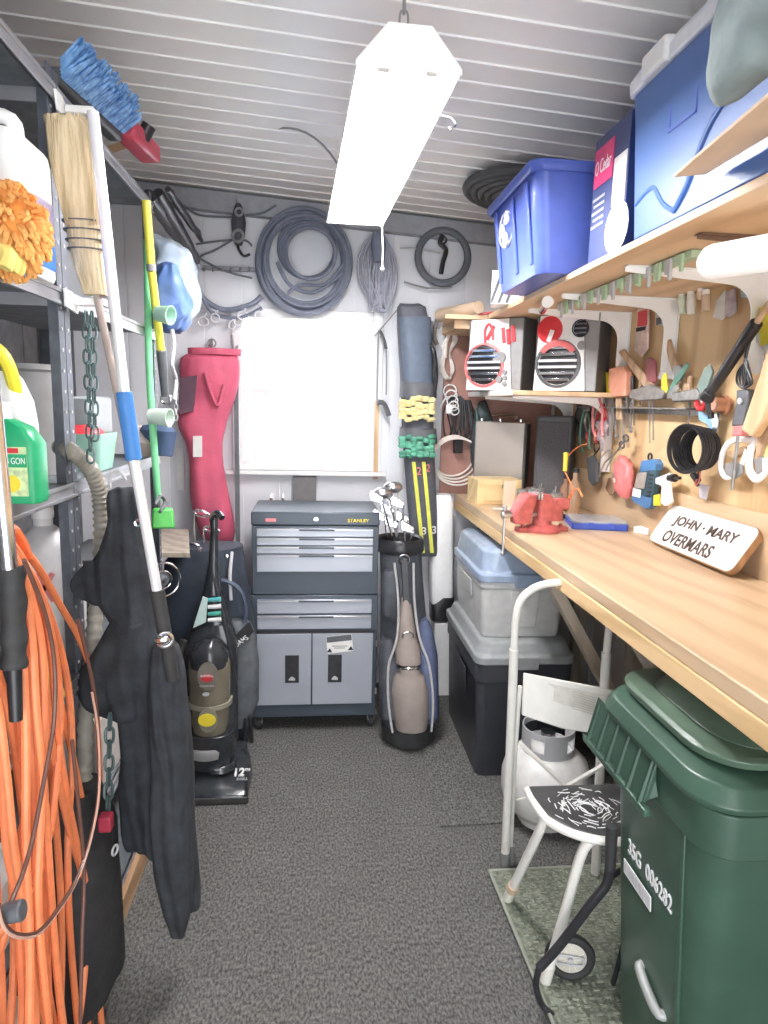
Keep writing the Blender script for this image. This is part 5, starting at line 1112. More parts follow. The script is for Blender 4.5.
# neck + handle
b = B(); b.loft([vr(640, 184, 237, .05, VY+.08), vr(615, 196, 230, .045, VY+.09), vr(590, 203, 222, .035, VY+.10), vr(565, 208, 219, .022, VY+.11), vr(530, 210, 218, .015, VY+.12), vr(516, 209, 218, .013, VY+.12)], n=20); b.ob('handle', M_vac, T, w=True)
b = B(); b.tube([PY(213, 518, VY+.12), PY(214, 514, VY+.08), PY(218, 513, VY+.03), PY(222, 518, VY+.0)], .013); b.ob('hand_grip', M_vac, T, w=True)
b = B(); b.tube([PY(214, 530, VY+.09), PY(212, 570, VY+.06), PY(220, 600, VY+.05), PY(228, 640, VY+.02), PY(236, 680, VY+.02)], .005); b.ob('power_cord', M_bmetal, T, w=True)
pts = [PY(x, y, VY+.035) for x, y in ((203, 596), (208, 598), (206, 622), (193, 628))]
b = B(); b.prism(pts, (0, -.006, 0)); b.ob('tool_caddy', mat('mint', (.62, .78, .74), .3), T, w=True, bev=.002)
for k, (y, m) in enumerate(((600, M_teal2 := mat('teal_attachment', (.10, .42, .42), .3)), (607, M_white), (614, mat('green_attachment', (.08, .40, .30), .3)), (620, M_white))):
    b = B(); b.cyl(PY(208, y, VY+.03), PY(221, y-1, VY+.03), .008, .010); b.ob('attachment', m, T, w=True)
b = B(); b.torus(PY(225, 738, VY-.02), .022, .006, (1, .3, 0)); b.ob('side_wheel', M_lgrey, T, w=True)
b = B(); b.tube([PY(184, 640, VY+.04), PY(179, 660, VY+.03), PY(180, 700, VY+.02), PY(184, 735, VY+.02)], .016); b.ob('hose', M_rubber, T, w=True)

# ================================================================ RED TRAVEL BAG
M_rb = mat('red_cloth', (.58, .10, .17), .65, var=.12, scale=8, bump=.4, bscale=14)
T = thing('travel_bag', 'long faded red travel bag hanging on the back wall left of the window', 'bag', PY(212, 548, 3.45).to_tuple())
b = B(); b.loft(skz([(190, 238, 352, .05), (180, 241, 357, .07), (180, 240, 375, .075), (184, 236, 400, .08), (178, 228, 415, .08), (178, 226, 430, .08), (188, 222, 440, .07), (190, 224, 465, .08), (190, 230, 500, .085), (198, 234, 525, .085), (205, 233, 540, .07), (212, 230, 548, .04)], 3.66), n=40, e=2.4); b.jitter(.018, 9); b.jitter(.010, 22)
b.ob('body', M_rb, T, w=True, sub=1)
b = B(); b.loft(skz([(188, 241, 355, .075), (188, 242, 349, .078)], 3.66), n=28, e=2.4); b.ob('top_flap', M_rb, T, w=True)
b = B(); b.prism([PY(193, 436, 3.56), PY(202, 436, 3.56), PY(202, 457, 3.56), PY(193, 457, 3.56)], (0, .006, 0)); b.ob('white_tag', M_paper, T, w=True)
b = B(); b.prism([PY(180, 378, 3.57), PY(196, 376, 3.57), PY(194, 412, 3.57), PY(180, 414, 3.57)], (0, .02, 0)); b.jitter(.01, 15); b.ob('mesh_panel', mat('dark_mesh', (.10, .05, .07), .8), T, w=True)
b = B(); b.tube([PY(205, 372, 3.56), PY(212, 395, 3.55), PY(218, 405, 3.56), PY(224, 385, 3.57)], .010); b.ob('strap', M_rb, T, w=True)
b = B(); b.torus(PY(212, 343, 3.72), .02, .004, (0, 1, 0)); b.cyl(PY(212, 345, 3.70), PY(212, 340, 3.779), .006); b.ob('hanging_hook', M_grey, T, w=True)
b = B(); b.bb(PY(177, 450, 3.77).x, PY(184, 450, 3.77).x, 3.755, YB-.001, PY(180, 490, 3.77).z, PY(180, 448, 3.77).z); b.solo('white_strip', M_white, 'narrow white strip fixed to the wall left of the red travel bag', 'strip')

# ================================================================ BACK WALL: hoses, coils, rails
HY = YB-.05
def hp(px, py, o=0): return PY(px, py, HY-o)
T = thing('garden_hose', 'large thick coil of dark hose hanging on the back wall above the window', 'hose', hp(305, 318).to_tuple())
M_hose = mat('hose_dark', (.19, .21, .27), .55, var=.15)
b = B()
for k in range(9):
    r_ = .262-.012*(k % 5); c1 = hp(305+random.uniform(-3, 3), 263+random.uniform(-3, 3), .005+.013*(k//2))
    b.torus(c1, r_, .011, (.03*random.uniform(-1, 1), 1, .03*random.uniform(-1, 1)), n=56, m=7, ey=.93)
b.ob('loops', M_hose, T, w=True)
T = thing('air_hose', 'smaller ring of dark hose hanging inside the large hose coil', 'hose', hp(308, 275).to_tuple())
b = B()
for k in range(4): b.torus(hp(307+k*1.2, 249+k*1.5, .03+.014*k), .145-.006*k, .011, (.02*k, 1, 0), n=44, m=7)
b.ob('loops', M_hose, T, w=True)
b = B(); b.tube([hp(277, 262, .03), hp(290, 285, .03), hp(315, 292, .03), hp(345, 270, .03), hp(350, 255, .03)], .010); b.tube([hp(288, 293, .03), hp(300, 285, .03), hp(325, 284, .03), hp(345, 262, .03)], .009); b.solo('loose_hose', M_hose, 'loose loop of hose crossing inside the large hose coil', 'hose')
T = thing('cord_hank', 'pale hank of cords hanging under the far end of the shop light', 'cord', hp(378, 315).to_tuple())
b = B()
for k in range(9): x = 362+k*4.2; b.tube([hp(378, 232, .03), hp(x-2, 255, .04), hp(x+random.uniform(-5, 5), 285, .03+.01*(k % 3)), hp(378+random.uniform(-10, 10), 312-k, .04), hp(394-k*3, 280, .05), hp(390-k*2, 250, .04)], .0075, n=6, closed=True)
b.ob('loops', mat('pale_cord', (.36, .37, .44), .6), T, w=True)
b = B(); b.loft(skz([(373, 384, 262, .02), (371, 386, 245, .03), (373, 384, 232, .02)], HY-.07), n=16); b.ob('bundle', M_hose, T, w=True)
T = thing('bicycle_tire', 'thin dark tyre hoop hanging on the back wall left of the striped box', 'tyre', hp(443, 284).to_tuple())
b = B(); b.torus(hp(443, 257, .01), .135, .020, (0, 1, 0), n=48, m=8); b.ob('tyre', mat('tyre_grey', (.15, .16, .18), .6), T, w=True)
T = thing('strap_loop', 'dark ratchet strap hanging inside the tyre hoop', 'strap', hp(443, 275).to_tuple())
b = B(); b.tube([hp(443, 235, .03), hp(440, 243, .03), hp(446, 250, .03), hp(443, 262, .03), hp(441, 274, .03)], .008, flat=1.6); b.torus(hp(443, 240, .03), .018, .005, (0, 1, 0), n=20); b.ob('strap', M_black, T, w=True)
T = thing('pulley', 'dark block and tackle pulley hanging left of the large hose coil', 'pulley', hp(238, 245).to_tuple())
b = B(); b.loft(skz([(236, 241, 204, .02), (234, 243, 208, .03), (231, 246, 222, .035), (232, 245, 236, .035), (235, 242, 245, .02)], HY-.05), n=20); b.ob('block', mat('pulley_dark', (.07, .075, .09), .5), T, w=True)
b = B(); b.torus(hp(239, 212, .09), .018, .006, (0, 1, 0), n=20); b.torus(hp(238, 236, .09), .028, .008, (.3, 1, 0), n=20); b.ob('sheave', M_grey, T, w=True)
b = B(); b.tube([hp(237, 242, .04), hp(239, 250, .04), hp(244, 256, .04), hp(250, 254, .04)], .007); b.ob('hook', M_black, T, w=True)
b = B(); b.cyl(hp(237, 206, .03), hp(236, 196, .0), .003); b.ob('wire', M_grey, T, w=True)
b = B()
for pts in ([(183, 205), (200, 215), (232, 217)], [(232, 240), (215, 250), (200, 257), (210, 264), (228, 272), (252, 278)], [(246, 215), (262, 213), (276, 205)], [(196, 244), (220, 241), (244, 240), (252, 246)]):
    b.tube([hp(x, y, .015) for x, y in pts], .0055, n=6)
b.solo('wall_cable', mat('cable_grey', (.16, .17, .19), .6), 'grey cables swagged along the back wall behind the pulley', 'cable')
for (xa, xb, y) in ((200, 258, 268),):
    T = thing('hook_rail', 'grey hook rail screwed to the back wall left of the large hose coil', 'rail', hp(228, 272).to_tuple())
    b = B(); a_, c_ = hp(xa, y-3), hp(xb, y+3); b.bb(a_.x, c_.x, HY-.005, YB-.002, c_.z, a_.z); b.ob('rail', mat('rail_grey', (.33, .34, .38), .6), T, w=True, bev=.002)
    for k in range(6): b = B(); b.tube([hp(204+k*9, 267, .005), hp(204+k*9, 271, .03), hp(206+k*9, 268, .04)], .004); b.ob('peg', M_grey, T, w=True)
for (xa, xb, y, lab) in ((400, 440, 250, 'thin pale cord strung on the back wall behind the tyre hoop'), (404, 452, 284, 'short dark cable end sticking out below the tyre hoop')):
    b = B(); b.tube([hp(xa, y-2, .01), hp((xa+xb)/2, y+(4 if y > 260 else -1), .015), hp(xb, y+3, .01)], .005); b.solo('wall_cable', M_lgrey if y == 250 else M_grey, lab, 'cable')
b = B(); b.tube([hp(400, 305, .02), hp(425, 318, .02), hp(440, 328, .02)], .008); b.tube([hp(397, 310, .02), hp(375, 336, .03)], .004, sm=1)
b.solo('bungee_cord', M_grey, 'grey bungee cord crossing above the top of the ski bag', 'cord')
# hose diagonal at left + fuzzy clump of white hooks
b = B(); b.tube([hp(196, 285, .02), hp(205, 300, .03), hp(225, 310, .03), hp(250, 305, .03), hp(262, 296, .03)], .014, n=8); b.tube([hp(200, 290, .04), hp(212, 312, .04), hp(238, 318, .04), hp(262, 308, .04)], .010, n=8); b.solo('rubber_strap', M_hose, 'dark rubber straps sagging above the red travel bag', 'strap')
for k, (x, y) in enumerate(((215, 318), (203, 322), (232, 325), (238, 322), (243, 316), (258, 316))):
    b = B(); b.torus(hp(x, y, .05), .022, .005, (.3*math.sin(k), 1, .4*math.cos(k)), n=18, m=6, ey=1+.3*math.sin(k*2)); b.tube([hp(x, y-4, .05), hp(x+3, y-9, .03), hp(x-2, y-12, .01)], .004)
    b.solo('carabiner', mat('white_wire', (.72, .72, .75), .4) if k == 0 else bpy.data.materials['white_wire'], ['small white wire hook left of the middle above the red bag', 'leftmost white wire hook above the red bag', 'white wire hook, first of the tight pair near the window corner', 'white wire hook, second of the tight pair near the window corner', 'higher white wire hook right of the pair', 'rightmost white wire hook over the window corner'][k], 'hook', 'white wire hooks on the back wall')
b = B(); b.tube([hp(232, 335, .02), hp(234, 350, .02), hp(238, 346, .02), hp(232, 352, .02)], .006); b.solo('key_hook', M_grey, 'small grey key hook hanging above the red bag', 'hook')
b = B(); p = hp(236, 365, .06); q = hp(232, 560, .06); b.bb(p.x-.012, p.x+.012, p.y-.01, p.y+.01, .001, p.z); b.solo('dark_pole', mat('pole_grey', (.12, .13, .14), .5), 'thin dark pole standing between red bag and window', 'pole')
# lanyard right of window
T = thing('lanyard', 'pair of thin cords with dark clips hanging right of the window', 'cord', hp(382, 418).to_tuple())
b = B(); b.tube([hp(379, 330, .03), hp(378, 345, .03), hp(377, 400, .03), hp(379, 405, .03)], .004, n=6); b.tube([hp(380, 336, .03), hp(386, 348, .03), hp(386, 395, .03)], .004, n=6); b.ob('cord', M_grey, T, w=True)
b = B(); b.tube([hp(380, 331, .03), hp(384, 340, .03), hp(386, 349, .03)], .009); b.ob('upper_clip', M_darkgrey, T, w=True)
b = B(); b.tube([hp(378, 402, .03), hp(384, 404, .03), hp(389, 416, .03)], .014); b.ob('lower_clip', M_darkgrey, T, w=True)
b = B(); p = hp(378, 345, .02); q = hp(376, 480, .02); b.bb(q.x-.013, q.x+.013, YB-.03, YB-.008, q.z, p.z-.3); b.solo('wood_strip', M_handle, 'narrow bare wood strip beside the right edge of the window', 'strip')
# ================================================================ LEFT: steel shelving
SX = -.62
M_post = mat('post_steel', (.12, .13, .155), .5, .3, var=.2)
M_shelf = mat('shelf_steel', (.42, .42, .45), .35, .6, var=.08, scale=9)
M_under = mat('shelf_pan', (.16, .175, .19), .6, .2, var=.2)
LV = (2.36, 1.90, 1.43, .93, .48, .10)
def unit(label, y0, y1, loc):
    T = thing('shelving_unit', label, 'shelving', loc, group=None)
    for xx in (SX, SX-.42):
        for yy in (y0, y1):
            s = 1 if xx == SX else -1; t = 1 if yy == y0 else -1
            b = B(); b.bb(min(xx, xx-s*.035), max(xx, xx-s*.035), yy-.0015, yy+.0015, 0, 2.40); b.bb(xx-.0015, xx+.0015, min(yy, yy+t*.035), max(yy, yy+t*.035), 0, 2.40)
            po = b.ob('post', M_post, T, w=True, sm=False)
            if xx == SX:
                b = B()
                for k in range(46): z = .06+k*.05; b.cyl((xx+.0012, yy+t*.018, z), (xx+.0032, yy+t*.018, z), .0042, n=7)
                b.ob('bolt_holes', M_lgrey, po, w=True, kind='stuff')
    for z in LV:
        b = B(); b.bb(SX-.418, SX-.003, y0+.003, y1-.003, z-.006, z); sh = b.ob('shelf', M_under, T, w=True, sm=False)
        b = B(); b.bb(SX+.001, SX+.006, y0+.002, y1-.002, z-.034, z+.004); b.bb(SX+.001, SX+.010, y0+.002, y1-.002, z-.006, z+.004); b.bb(SX+.001, SX+.010, y0+.002, y1-.002, z-.034, z-.026)
        b.ob('lip', M_shelf, sh, w=True, bev=.001)
        b = B(); b.bb(SX-.41, SX-.01, y0-.0, y0+.005, z-.034, z); b.ob('end_lip', M_shelf, sh, w=True)
    return T
unit('steel shelving unit nearest the camera, holding jugs and spray bottles', .70, 1.765, (SX-.2, 1.2, 0))
unit('second steel shelving unit beyond the corn broom, with plastic bags and cups', 1.77, 2.72, (SX-.2, 2.25, 0))
LX = -.575
def lp(px, py, X=LX): return PX(px, py, X)
# tool holders (white hooks)
for (pts, arm, lab) in (([(53, 88), (60, 96), (66, 112), (66, 122), (56, 110)], [(67, 113), (95, 110)], 'white hook bracket on the top shelf edge holding the squeegee pole'), ([(63, 288), (70, 292), (77, 305), (76, 314), (64, 306)], [(77, 303), (106, 302)], 'white hook bracket on the second shelf edge holding the corn broom')):
    T = thing('tool_holder', lab, 'hook', lp(*pts[0]).to_tuple())
    b = B(); b.prism([lp(x, y, SX+.013) for x, y in pts], (.006, 0, 0)); b.ob('plate', M_white, T, w=True, bev=.001)
    a, c = lp(*arm[0], SX+.02), PY(arm[1][0], arm[1][1], lp(*arm[0], SX+.02).y)
    b = B(); b.box((a+c)/2, ((c-a).length, .03, .018), Matrix.Rotation(0, 3, 'Z')); b.ob('arm', M_white, T, w=True, bev=.003)
# corn broom
T = thing('corn_broom', 'straw corn broom stored bristles up with a brown handle slanting down over the jacket', 'broom', PY(180, 692, 1.69).to_tuple())
BYY = 1.72
M_straw = mat('straw', (.62, .48, .28), .8, var=.22, scale=60, bump=.5, bscale=90, stretch=(1, 1, .08), col2=(.82, .68, .46))
rows = []
for xl, xr, y, d in ((44, 84, 118, .018), (46, 94, 124, .024), (49, 99, 160, .03), (58, 102, 190, .032), (65, 103, 215, .032), (70, 104, 245, .033), (76, 106, 270, .03), (84, 107, 295, .018)):
    a, c = PY(xl, y, BYY), PY(xr, y, BYY); rows.append(((a+c)/2, (c-a).length/2, d))
b = B(); b.loft(rows, n=44, e=2.4)
for i, v in enumerate(b.bm.verts): v.co.z += random.uniform(-.008, .008) if v.co.z > rows[1][0].z-.03 else 0; v.co.y += random.uniform(-.003, .003)
br = b.ob('bristles', M_straw, T, w=True)
b = B()
for k in range(60):
    t = random.random(); xa = 46+t*50; b.tube([PY(66+t*34, 225, BYY-.031), PY(xa+4, 160, BYY-.028), PY(xa+random.uniform(-2, 2), 118+random.uniform(-5, 9), BYY-.018+random.uniform(-.01, .01))], .0016, n=4, sm=2)
b.ob('loose_straws', M_straw, T, w=True, kind='stuff')
for y in (222, 231, 241, 250):
    k = (y-215)/30; b = B(); b.loft([(PY(65.5+5*k+(104-65.5-5*k)/2, y, BYY), (104-65-5*k)/2/670*BYY*1.06, .036), (PY(65.5+5*k+(104-65.5-5*k)/2, y+1.2, BYY), (104-65-5*k)/2/670*BYY*1.06, .036)], n=28, e=2.4); b.ob('stitching', M_darkgrey, T, w=True)
b = B(); b.cyl(PY(96, 292, BYY), PY(180, 692, 1.69), .0095, n=12); b.ob('handle', mat('grey_brown_handle', (.36, .30, .27), .35, var=.1), T, w=True)
# squeegee pole
T = thing('squeegee_pole', 'long white aluminium pole with a blue foam band and black grip', 'pole', PY(173, 690, 1.64).to_tuple())
p0, p1 = PY(93, 112, 1.61), PY(124, 392, 1.62); p2 = PY(134, 460, 1.62); p3 = PY(157, 590, 1.63); p4 = PY(173, 680, 1.64)
b = B(); b.tube([p0, p1, p2, p3], .0125, n=14, sm=1); b.ob('pole', mat('pole_white', (.80, .80, .83), .25, .3, var=.03), T, w=True)
b = B(); b.cyl(p1, p2, .0185, n=16); b.ob('foam_band', mat('band_blue', (.05, .20, .52), .5), T, w=True, bev=.002)
b = B(); b.cyl(p3, p4, .018, .016, n=16); b.ob('grip', M_rubber, T, w=True, bev=.002)
b = B(); b.torus(PY(165, 640, 1.61), .017, .005, (.3, -1, .2)); b.ball(PY(162, 640, 1.60), .016, (1.2, .6, .7)); b.ob('lock_ring', M_chrome, T, w=True)
# push broom on top
T = thing('push_broom', 'blue bristled push broom with red end lying on the top of the shelving', 'broom', (-.60, 1.85, 2.365))
a, c = V((-.665, 1.66, 2.44)), V((-.565, 2.50, 2.47)); d = (c-a).normalized(); side = V((.75, -.10, .65)).normalized()
RZ = Matrix.Rotation(-math.atan2(d.x, d.y), 3, 'Z'); LN = (c-a).length
b = B(); b.box(a.lerp(c, .49)-side*.03, (.045, LN*.46, .04), RZ); b.ob('block', M_darkgrey, T, w=True, bev=.01)
b = B(); b.box(a.lerp(c, .86)+V((0, 0, -.005)), (.07, LN*.27, .06), RZ); b.ob('red_end', mat('broom_red', (.60, .07, .12), .4), T, w=True, bev=.012)
b = B(); M_bris = mat('blue_bristle', (.06, .22, .60), .5, var=.25, scale=40, col2=(.25, .50, .85))
for i in range(34):
    for j in range(6):
        t = i/33; p = a.lerp(c, .27+t*.44)+V((0, 0, (j-2.5)*.008)); up_ = side+d*random.uniform(-.15, .15)+V((0, 0, .10*(j-2.5)*.5)); up_.normalize()
        b.cyl(p, p+up_*(.072+random.uniform(-.012, .012)), .006, .0035, n=5)
b.ob('bristles', M_bris, T, w=True, sm=False, kind='stuff')
b = B(); b.cyl(a.lerp(c, .84)+V((.02, 0, .0)), a.lerp(c, .84)+side*.03+V((.02, 0, .02)), .022, n=14); b.ob('handle_socket', M_black, T, w=True)
b = B(); b.cyl(a.lerp(c, .86), V((-1.0, 2.6, 2.40)), .012); b.ob('handle', M_handle, T, w=True)
# litter jug
T = thing('litter_jug', 'white plastic jug with cat picture and blue label on the second shelf', 'jug', (-.70, 1.585, LV[1]+.001)); T.scale = (1, 1, .84)
b = B(); hx, hy = .105, .10
b.rings([rrect(0, 0, hx-.004, hy-.004, 0, .03), rrect(0, 0, hx, hy, .012, .03), rrect(0, 0, hx, hy, .29, .03), rrect(0, 0, hx*.97, hy*.97, .315, .03), rrect(0, 0, hx*.92, hy*.92, .325, .03)]); b.ob('body', M_white, T, bev=.002)
b = B(); b.tube([(-.09, -.065, .31), (-.075, -.075, .35), (.075, -.075, .35), (.092, -.065, .31)], .017, n=10); b.ob('handle', M_white, T)
b = B(); b.rings([rrect(0, 0, hx+.0012, hy+.0012, .03, .03), rrect(0, 0, hx+.0012, hy+.0012, .125, .03)], cap=False); b.ob('blue_label', mat('label_blue', (.06, .25, .72), .35), T)
b = B(); b.rings([rrect(0, 0, hx+.001, hy+.001, .126, .03), rrect(0, 0, hx+.001, hy+.001, .20, .03)], cap=False); b.ob('lilac_label', mat('label_lilac', (.45, .38, .58), .35, var=.25), T)
b = B(); b.prism([(.045+x, -hy-.001, .225+z) for x, z in ((-.022, 0), (.022, 0), (.026, .03), (.02, .05), (.014, .042), (-.014, .042), (-.02, .05), (-.026, .03))], (0, -.002, 0)); b.ob('cat_picture', mat('cat_grey', (.25, .20, .18), .6, var=.5, scale=60), T)
# orange duster
T = thing('chenille_duster', 'fluffy orange microfibre duster hanging over the second shelf edge', 'duster', PX(15, 268, -.60).to_tuple())
cc = PX(8, 225, -.60); b = B(); b.ball(cc, .055, (1, .9, 1.2), n=14); b.ob('pad', mat('duster_base', (.80, .35, .08), .9), T, w=True)
b = B()
for k in range(420):
    z = random.uniform(-1, 1); t = random.uniform(0, 6.28); q = math.sqrt(1-z*z); dv = V((q*math.cos(t), q*math.sin(t)*.9, z*1.2)); p = cc+dv*.052
    b.tube([p, p+dv*.018+V((random.uniform(-.008, .008), random.uniform(-.008, .008), -.004)), p+dv*.026+V((random.uniform(-.006, .006), 0, -.016))], lambda s: .006*(1-.35*s), n=5, sm=2)
b.ob('fingers', mat('duster_orange', (.90, .34, .08), .9, var=.25, scale=12, col2=(.95, .55, .18)), T, w=True, kind='stuff')
b = B()
for k in range(3): b.tube([PX(2+k*3, 250, -.585), PX(8+k*5, 256+k*4, -.57), PX(4+k*6, 268+k*2, -.575)], .014, n=8)
b.ob('yellow_tabs', mat('duster_yellow', (.90, .68, .20), .9), T, w=True)
# chain
T = thing('steel_chain', 'dark green grey chain hanging from the second shelf bracket', 'chain', lp(92, 465).to_tuple())
b = B(); chain(b, lp(86, 312, -.56), lp(91, 462, -.565), link=.030, r=.0028, wd=.0085); chain(b, lp(92, 313, -.56), lp(95, 440, -.56), link=.030, r=.0028, wd=.0085); b.ob('links', mat('chain_green', (.09, .14, .14), .4, .4), T, w=True)
# grey bin on third shelf
T = thing('waste_bin', 'grey plastic wastebasket standing on the third shelf', 'bin', (-.80, 1.98, LV[2]+.001)); T.scale = (.95, .95, 1.4)
b = B(); b.lathe([(.085, 0), (.10, .2), (.106, .205), (.106, .215), (.098, .215), (.085, .01), (.001, .01)], n=30, cap=False); b.ob('body', M_grey, T)
b = B(); b.bb(-.95, -.74, 2.3, 2.55, LV[2]+.001, LV[2]+.22); b.solo('plastic_crate', mat('clear_crate', (.42, .46, .48), .3, var=.08), 'pale grey plastic crate on the third shelf beyond the chain', 'crate', bev=.01)
# white jug with yellow handle
T = thing('spray_jug', 'tall white jug with bright yellow handle on the third shelf', 'jug', (-.70, 1.60, LV[2]+.001)); T.scale = (1, 1, 1.08)
b = B(); b.rings([rrect(0, 0, .055, .06, 0, .03), rrect(0, 0, .058, .063, .01, .03), rrect(0, 0, .058, .063, .14, .03), rrect(0, .01, .05, .055, .19, .03), rrect(0, .02, .03, .03, .235, .015), rrect(0, .02, .02, .02, .25, .015)]); b.ob('body', M_white, T)
b = B(); b.tube([(.02, .0, .17), (.03, -.01, .22), (.01, -.02, .285), (-.04, -.03, .30), (-.10, -.04, .27)], .018, n=10, flat=.8); b.ob('handle', M_yellow, T)
b = B(); b.tube([(.025, 0, .17), (.035, .0, .15), (.02, -.0, .13)], .012); b.ob('trigger', M_yellow, T)
# green weed killer bottle
T = thing('weed_killer_bottle', 'green and white weed killer bottle at the front of the third shelf', 'bottle', (-.612, 1.44, LV[2]+.001)); T.scale = (1, 1, 1.1)
M_wg = mat('weed_green', (.02, .38, .16), .35, var=.1)
b = B(); b.rings([rrect(0, 0, .05, .032, 0, .015), rrect(0, 0, .052, .034, .008, .015), rrect(0, 0, .052, .034, .11, .015), rrect(-.008, 0, .040, .03, .14, .015), rrect(-.02, 0, .018, .018, .155, .01)]); b.ob('body', M_wg, T, bev=.001)
b = B(); b.bb(-.046, .035, -.0365, -.0343, .015, .105); lb = b.ob('label', mat('weed_label', (.60, .75, .40), .4, var=.3, scale=60), T)
b = B(); b.bb(-.046, .035, -.0375, -.0368, .068, .092); b.ob('name_band', M_wg, lb)
text('WEED B GON', wmat(T) @ V((-.005, -.0378, .08)), EX, EZ, .074, .013, M_white, lb)
b = B(); b.bb(-.03, .02, -.0375, -.0368, .094, .103); b.ob('red_mark', M_red, lb)
b = B(); b.prism([(.005+.016*math.cos(t), -.037, .038+.016*math.sin(t)) for t in [k*math.pi/6 for k in range(12)]], (0, -.001, 0)); b.ob('leaf_picture', M_yellow, lb)
b = B(); b.cyl((-.02, 0, .155), (-.02, 0, .185), .016); b.ob('cap', M_white, T)
b = B(); b.box((-.665, 1.64, LV[2]+.035), (.06, .05, .055), .3); b.solo('paper_box', mat('pale_yellow_box', (.75, .66, .35), .6), 'small pale yellow box behind the weed killer bottle', 'box', bev=.002)
# ribbed hose
T = thing('vacuum_hose', 'ribbed grey brown vacuum hose draped over the third shelf edge', 'hose', lp(96, 600).to_tuple())
hpath = [PX(60, 447, -.66), PX(72, 452, -.61), PX(88, 466, -.585), PX(98, 486, -.575), PX(101, 510, -.575), PX(101, 545, -.58), PX(97, 600, -.60), PX(92, 650, -.60), PX(86, 720, -.60), PX(84, 780, -.60)]
P_ = smooth_path(hpath, 14); n = len(P_)
b = B(); b.tube(P_, lambda s: .020+.0032*math.sin(s*n*2.1), n=12, sm=1); b.ob('corrugated_tube', mat('hose_beige', (.28, .26, .22), .5, var=.2), T, w=True, ang=80)
# items on fourth level
T = thing('detergent_jug', 'white rounded jug with a red X standing on the fourth shelf', 'jug', (-.74, 1.88, LV[3]+.001)); 
b = B(); b.lathe([(.085, 0), (.095, .02), (.10, .18), (.09, .28), (.05, .35), (.025, .37), (.025, .39), (.001, .39)], n=28); b.ob('body', mat('jug_white', (.70, .68, .67), .4), T)
p = PX(61, 562, -.62); 
for s in (-1, 1): b = B(); q = V((.032, -.092, .22)); b.box(q, (.012, .008, .085), Matrix.Rotation(s*.5, 3, 'Y')); b.ob('red_stroke', M_pink, T)
b = B(); b.lathe([(.028, 0), (.028, .03), (.001, .03)], (0, 0, .39), n=18); b.ob('cap', M_white, T)
b = B(); b.rings([[V((-.66+.06*math.cos(t)*(1-.2*k), 1.58+.07*math.sin(t)*(1-.2*k), LV[3]+.002+.05*k)) for t in [j*math.pi/8 for j in range(16)]] for k in range(4)]); b.jitter(.015, 12); b.solo('yellow_rag', mat('rag_yellow', (.78, .55, .18), .9), 'crumpled yellow rag in front of the white jug on the fourth shelf', 'rag')
b = B(); b.bb(-.78, -.66, 1.22, 1.42, LV[3]+.001, LV[3]+.07); b.solo('clutter_tin', M_darkgrey, 'dark metal tin on the fourth shelf behind the orange cord', 'tin', bev=.004)
for k, (m, h, lab) in enumerate(((mat('mag_pink', (.62, .35, .40), .5), .0, 'pink covered booklet at the bottom of the small stack'), (mat('mag_purple', (.30, .12, .55), .4), .02, 'bright purple booklet in the middle of the small stack'), (M_paper, .04, 'white booklet on top of the small stack'))):
    b = B(); b.box((-.66+.006*k, 1.02+.02*k, LV[3]+.0115+h), (.13, .20-.03*k, .018), .15*k); b.solo('booklet', m, lab, 'booklet', 'booklets on the fourth shelf', bev=.001)
b = B()
for k in range(7): p = V((-.64+random.uniform(-.04, .04), 1.12+random.uniform(-.05, .05), LV[3]+.072)); b.cyl(p, p+V((random.uniform(-.04, .04), random.uniform(-.04, .04), random.uniform(.01, .05))), .003, n=6)
b.solo('metal_bits', M_chrome, 'scattered small chrome bits lying over the booklets', 'bits', kind='stuff')
T = thing('can_stack', 'grey paint can on the fifth shelf behind the orange cord', 'can', (-.70, 1.15, LV[4]+.001))
b = B(); b.lathe([(.075, 0), (.075, .17), (.08, .172), (.08, .18), (.001, .18)], n=28); b.ob('body', M_lgrey, T)
b = B(); b.tube([(-.075, 0, .14), (-.05, -.09, .08), (.05, -.09, .08), (.075, 0, .14)], .003); b.ob('bail', M_chrome, T)
for k, (x, y, z, sx, sy, sz, m, lab) in enumerate([(-.72, 1.40, LV[4], .14, .16, .14, M_paper, 'white carton on the fifth shelf behind the cord loops'), (-.73, 1.28, LV[5], .20, .22, .20, mat('cream_carton', (.75, .66, .52), .7), 'cream carton on the lowest shelf of the nearest unit'), (-.72, 1.02, LV[5], .18, .20, .17, M_darkgrey, 'dark grey case at the near end of the lowest shelf'), (-.74, 2.05, LV[4], .22, .30, .22, mat('dusty_white', (.60, .58, .55), .6), 'off white carton on the fifth shelf beyond the jacket'), (-.74, 2.4, LV[3], .22, .34, .18, M_darkgrey, 'dark case on the fourth shelf of the far unit'), (-.78, 2.45, LV[4], .24, .24, .2, M_black, 'black case on the fifth shelf of the far unit'), (-.8, 2.1, LV[1], .24, .28, .26, M_darkgrey, 'dark box on the second shelf behind the poles')]):
    T = thing('storage_box', lab, 'box', (x, y, z+.001)); b = B(); b.box((0, 0, sz/2), (sx, sy, sz)); b.ob('carton', m, T, bev=.004)
    b = B(); b.box((0, 0, sz+.004), (sx+.006, sy+.006, .008)); b.ob('lid', m, T, bev=.002)
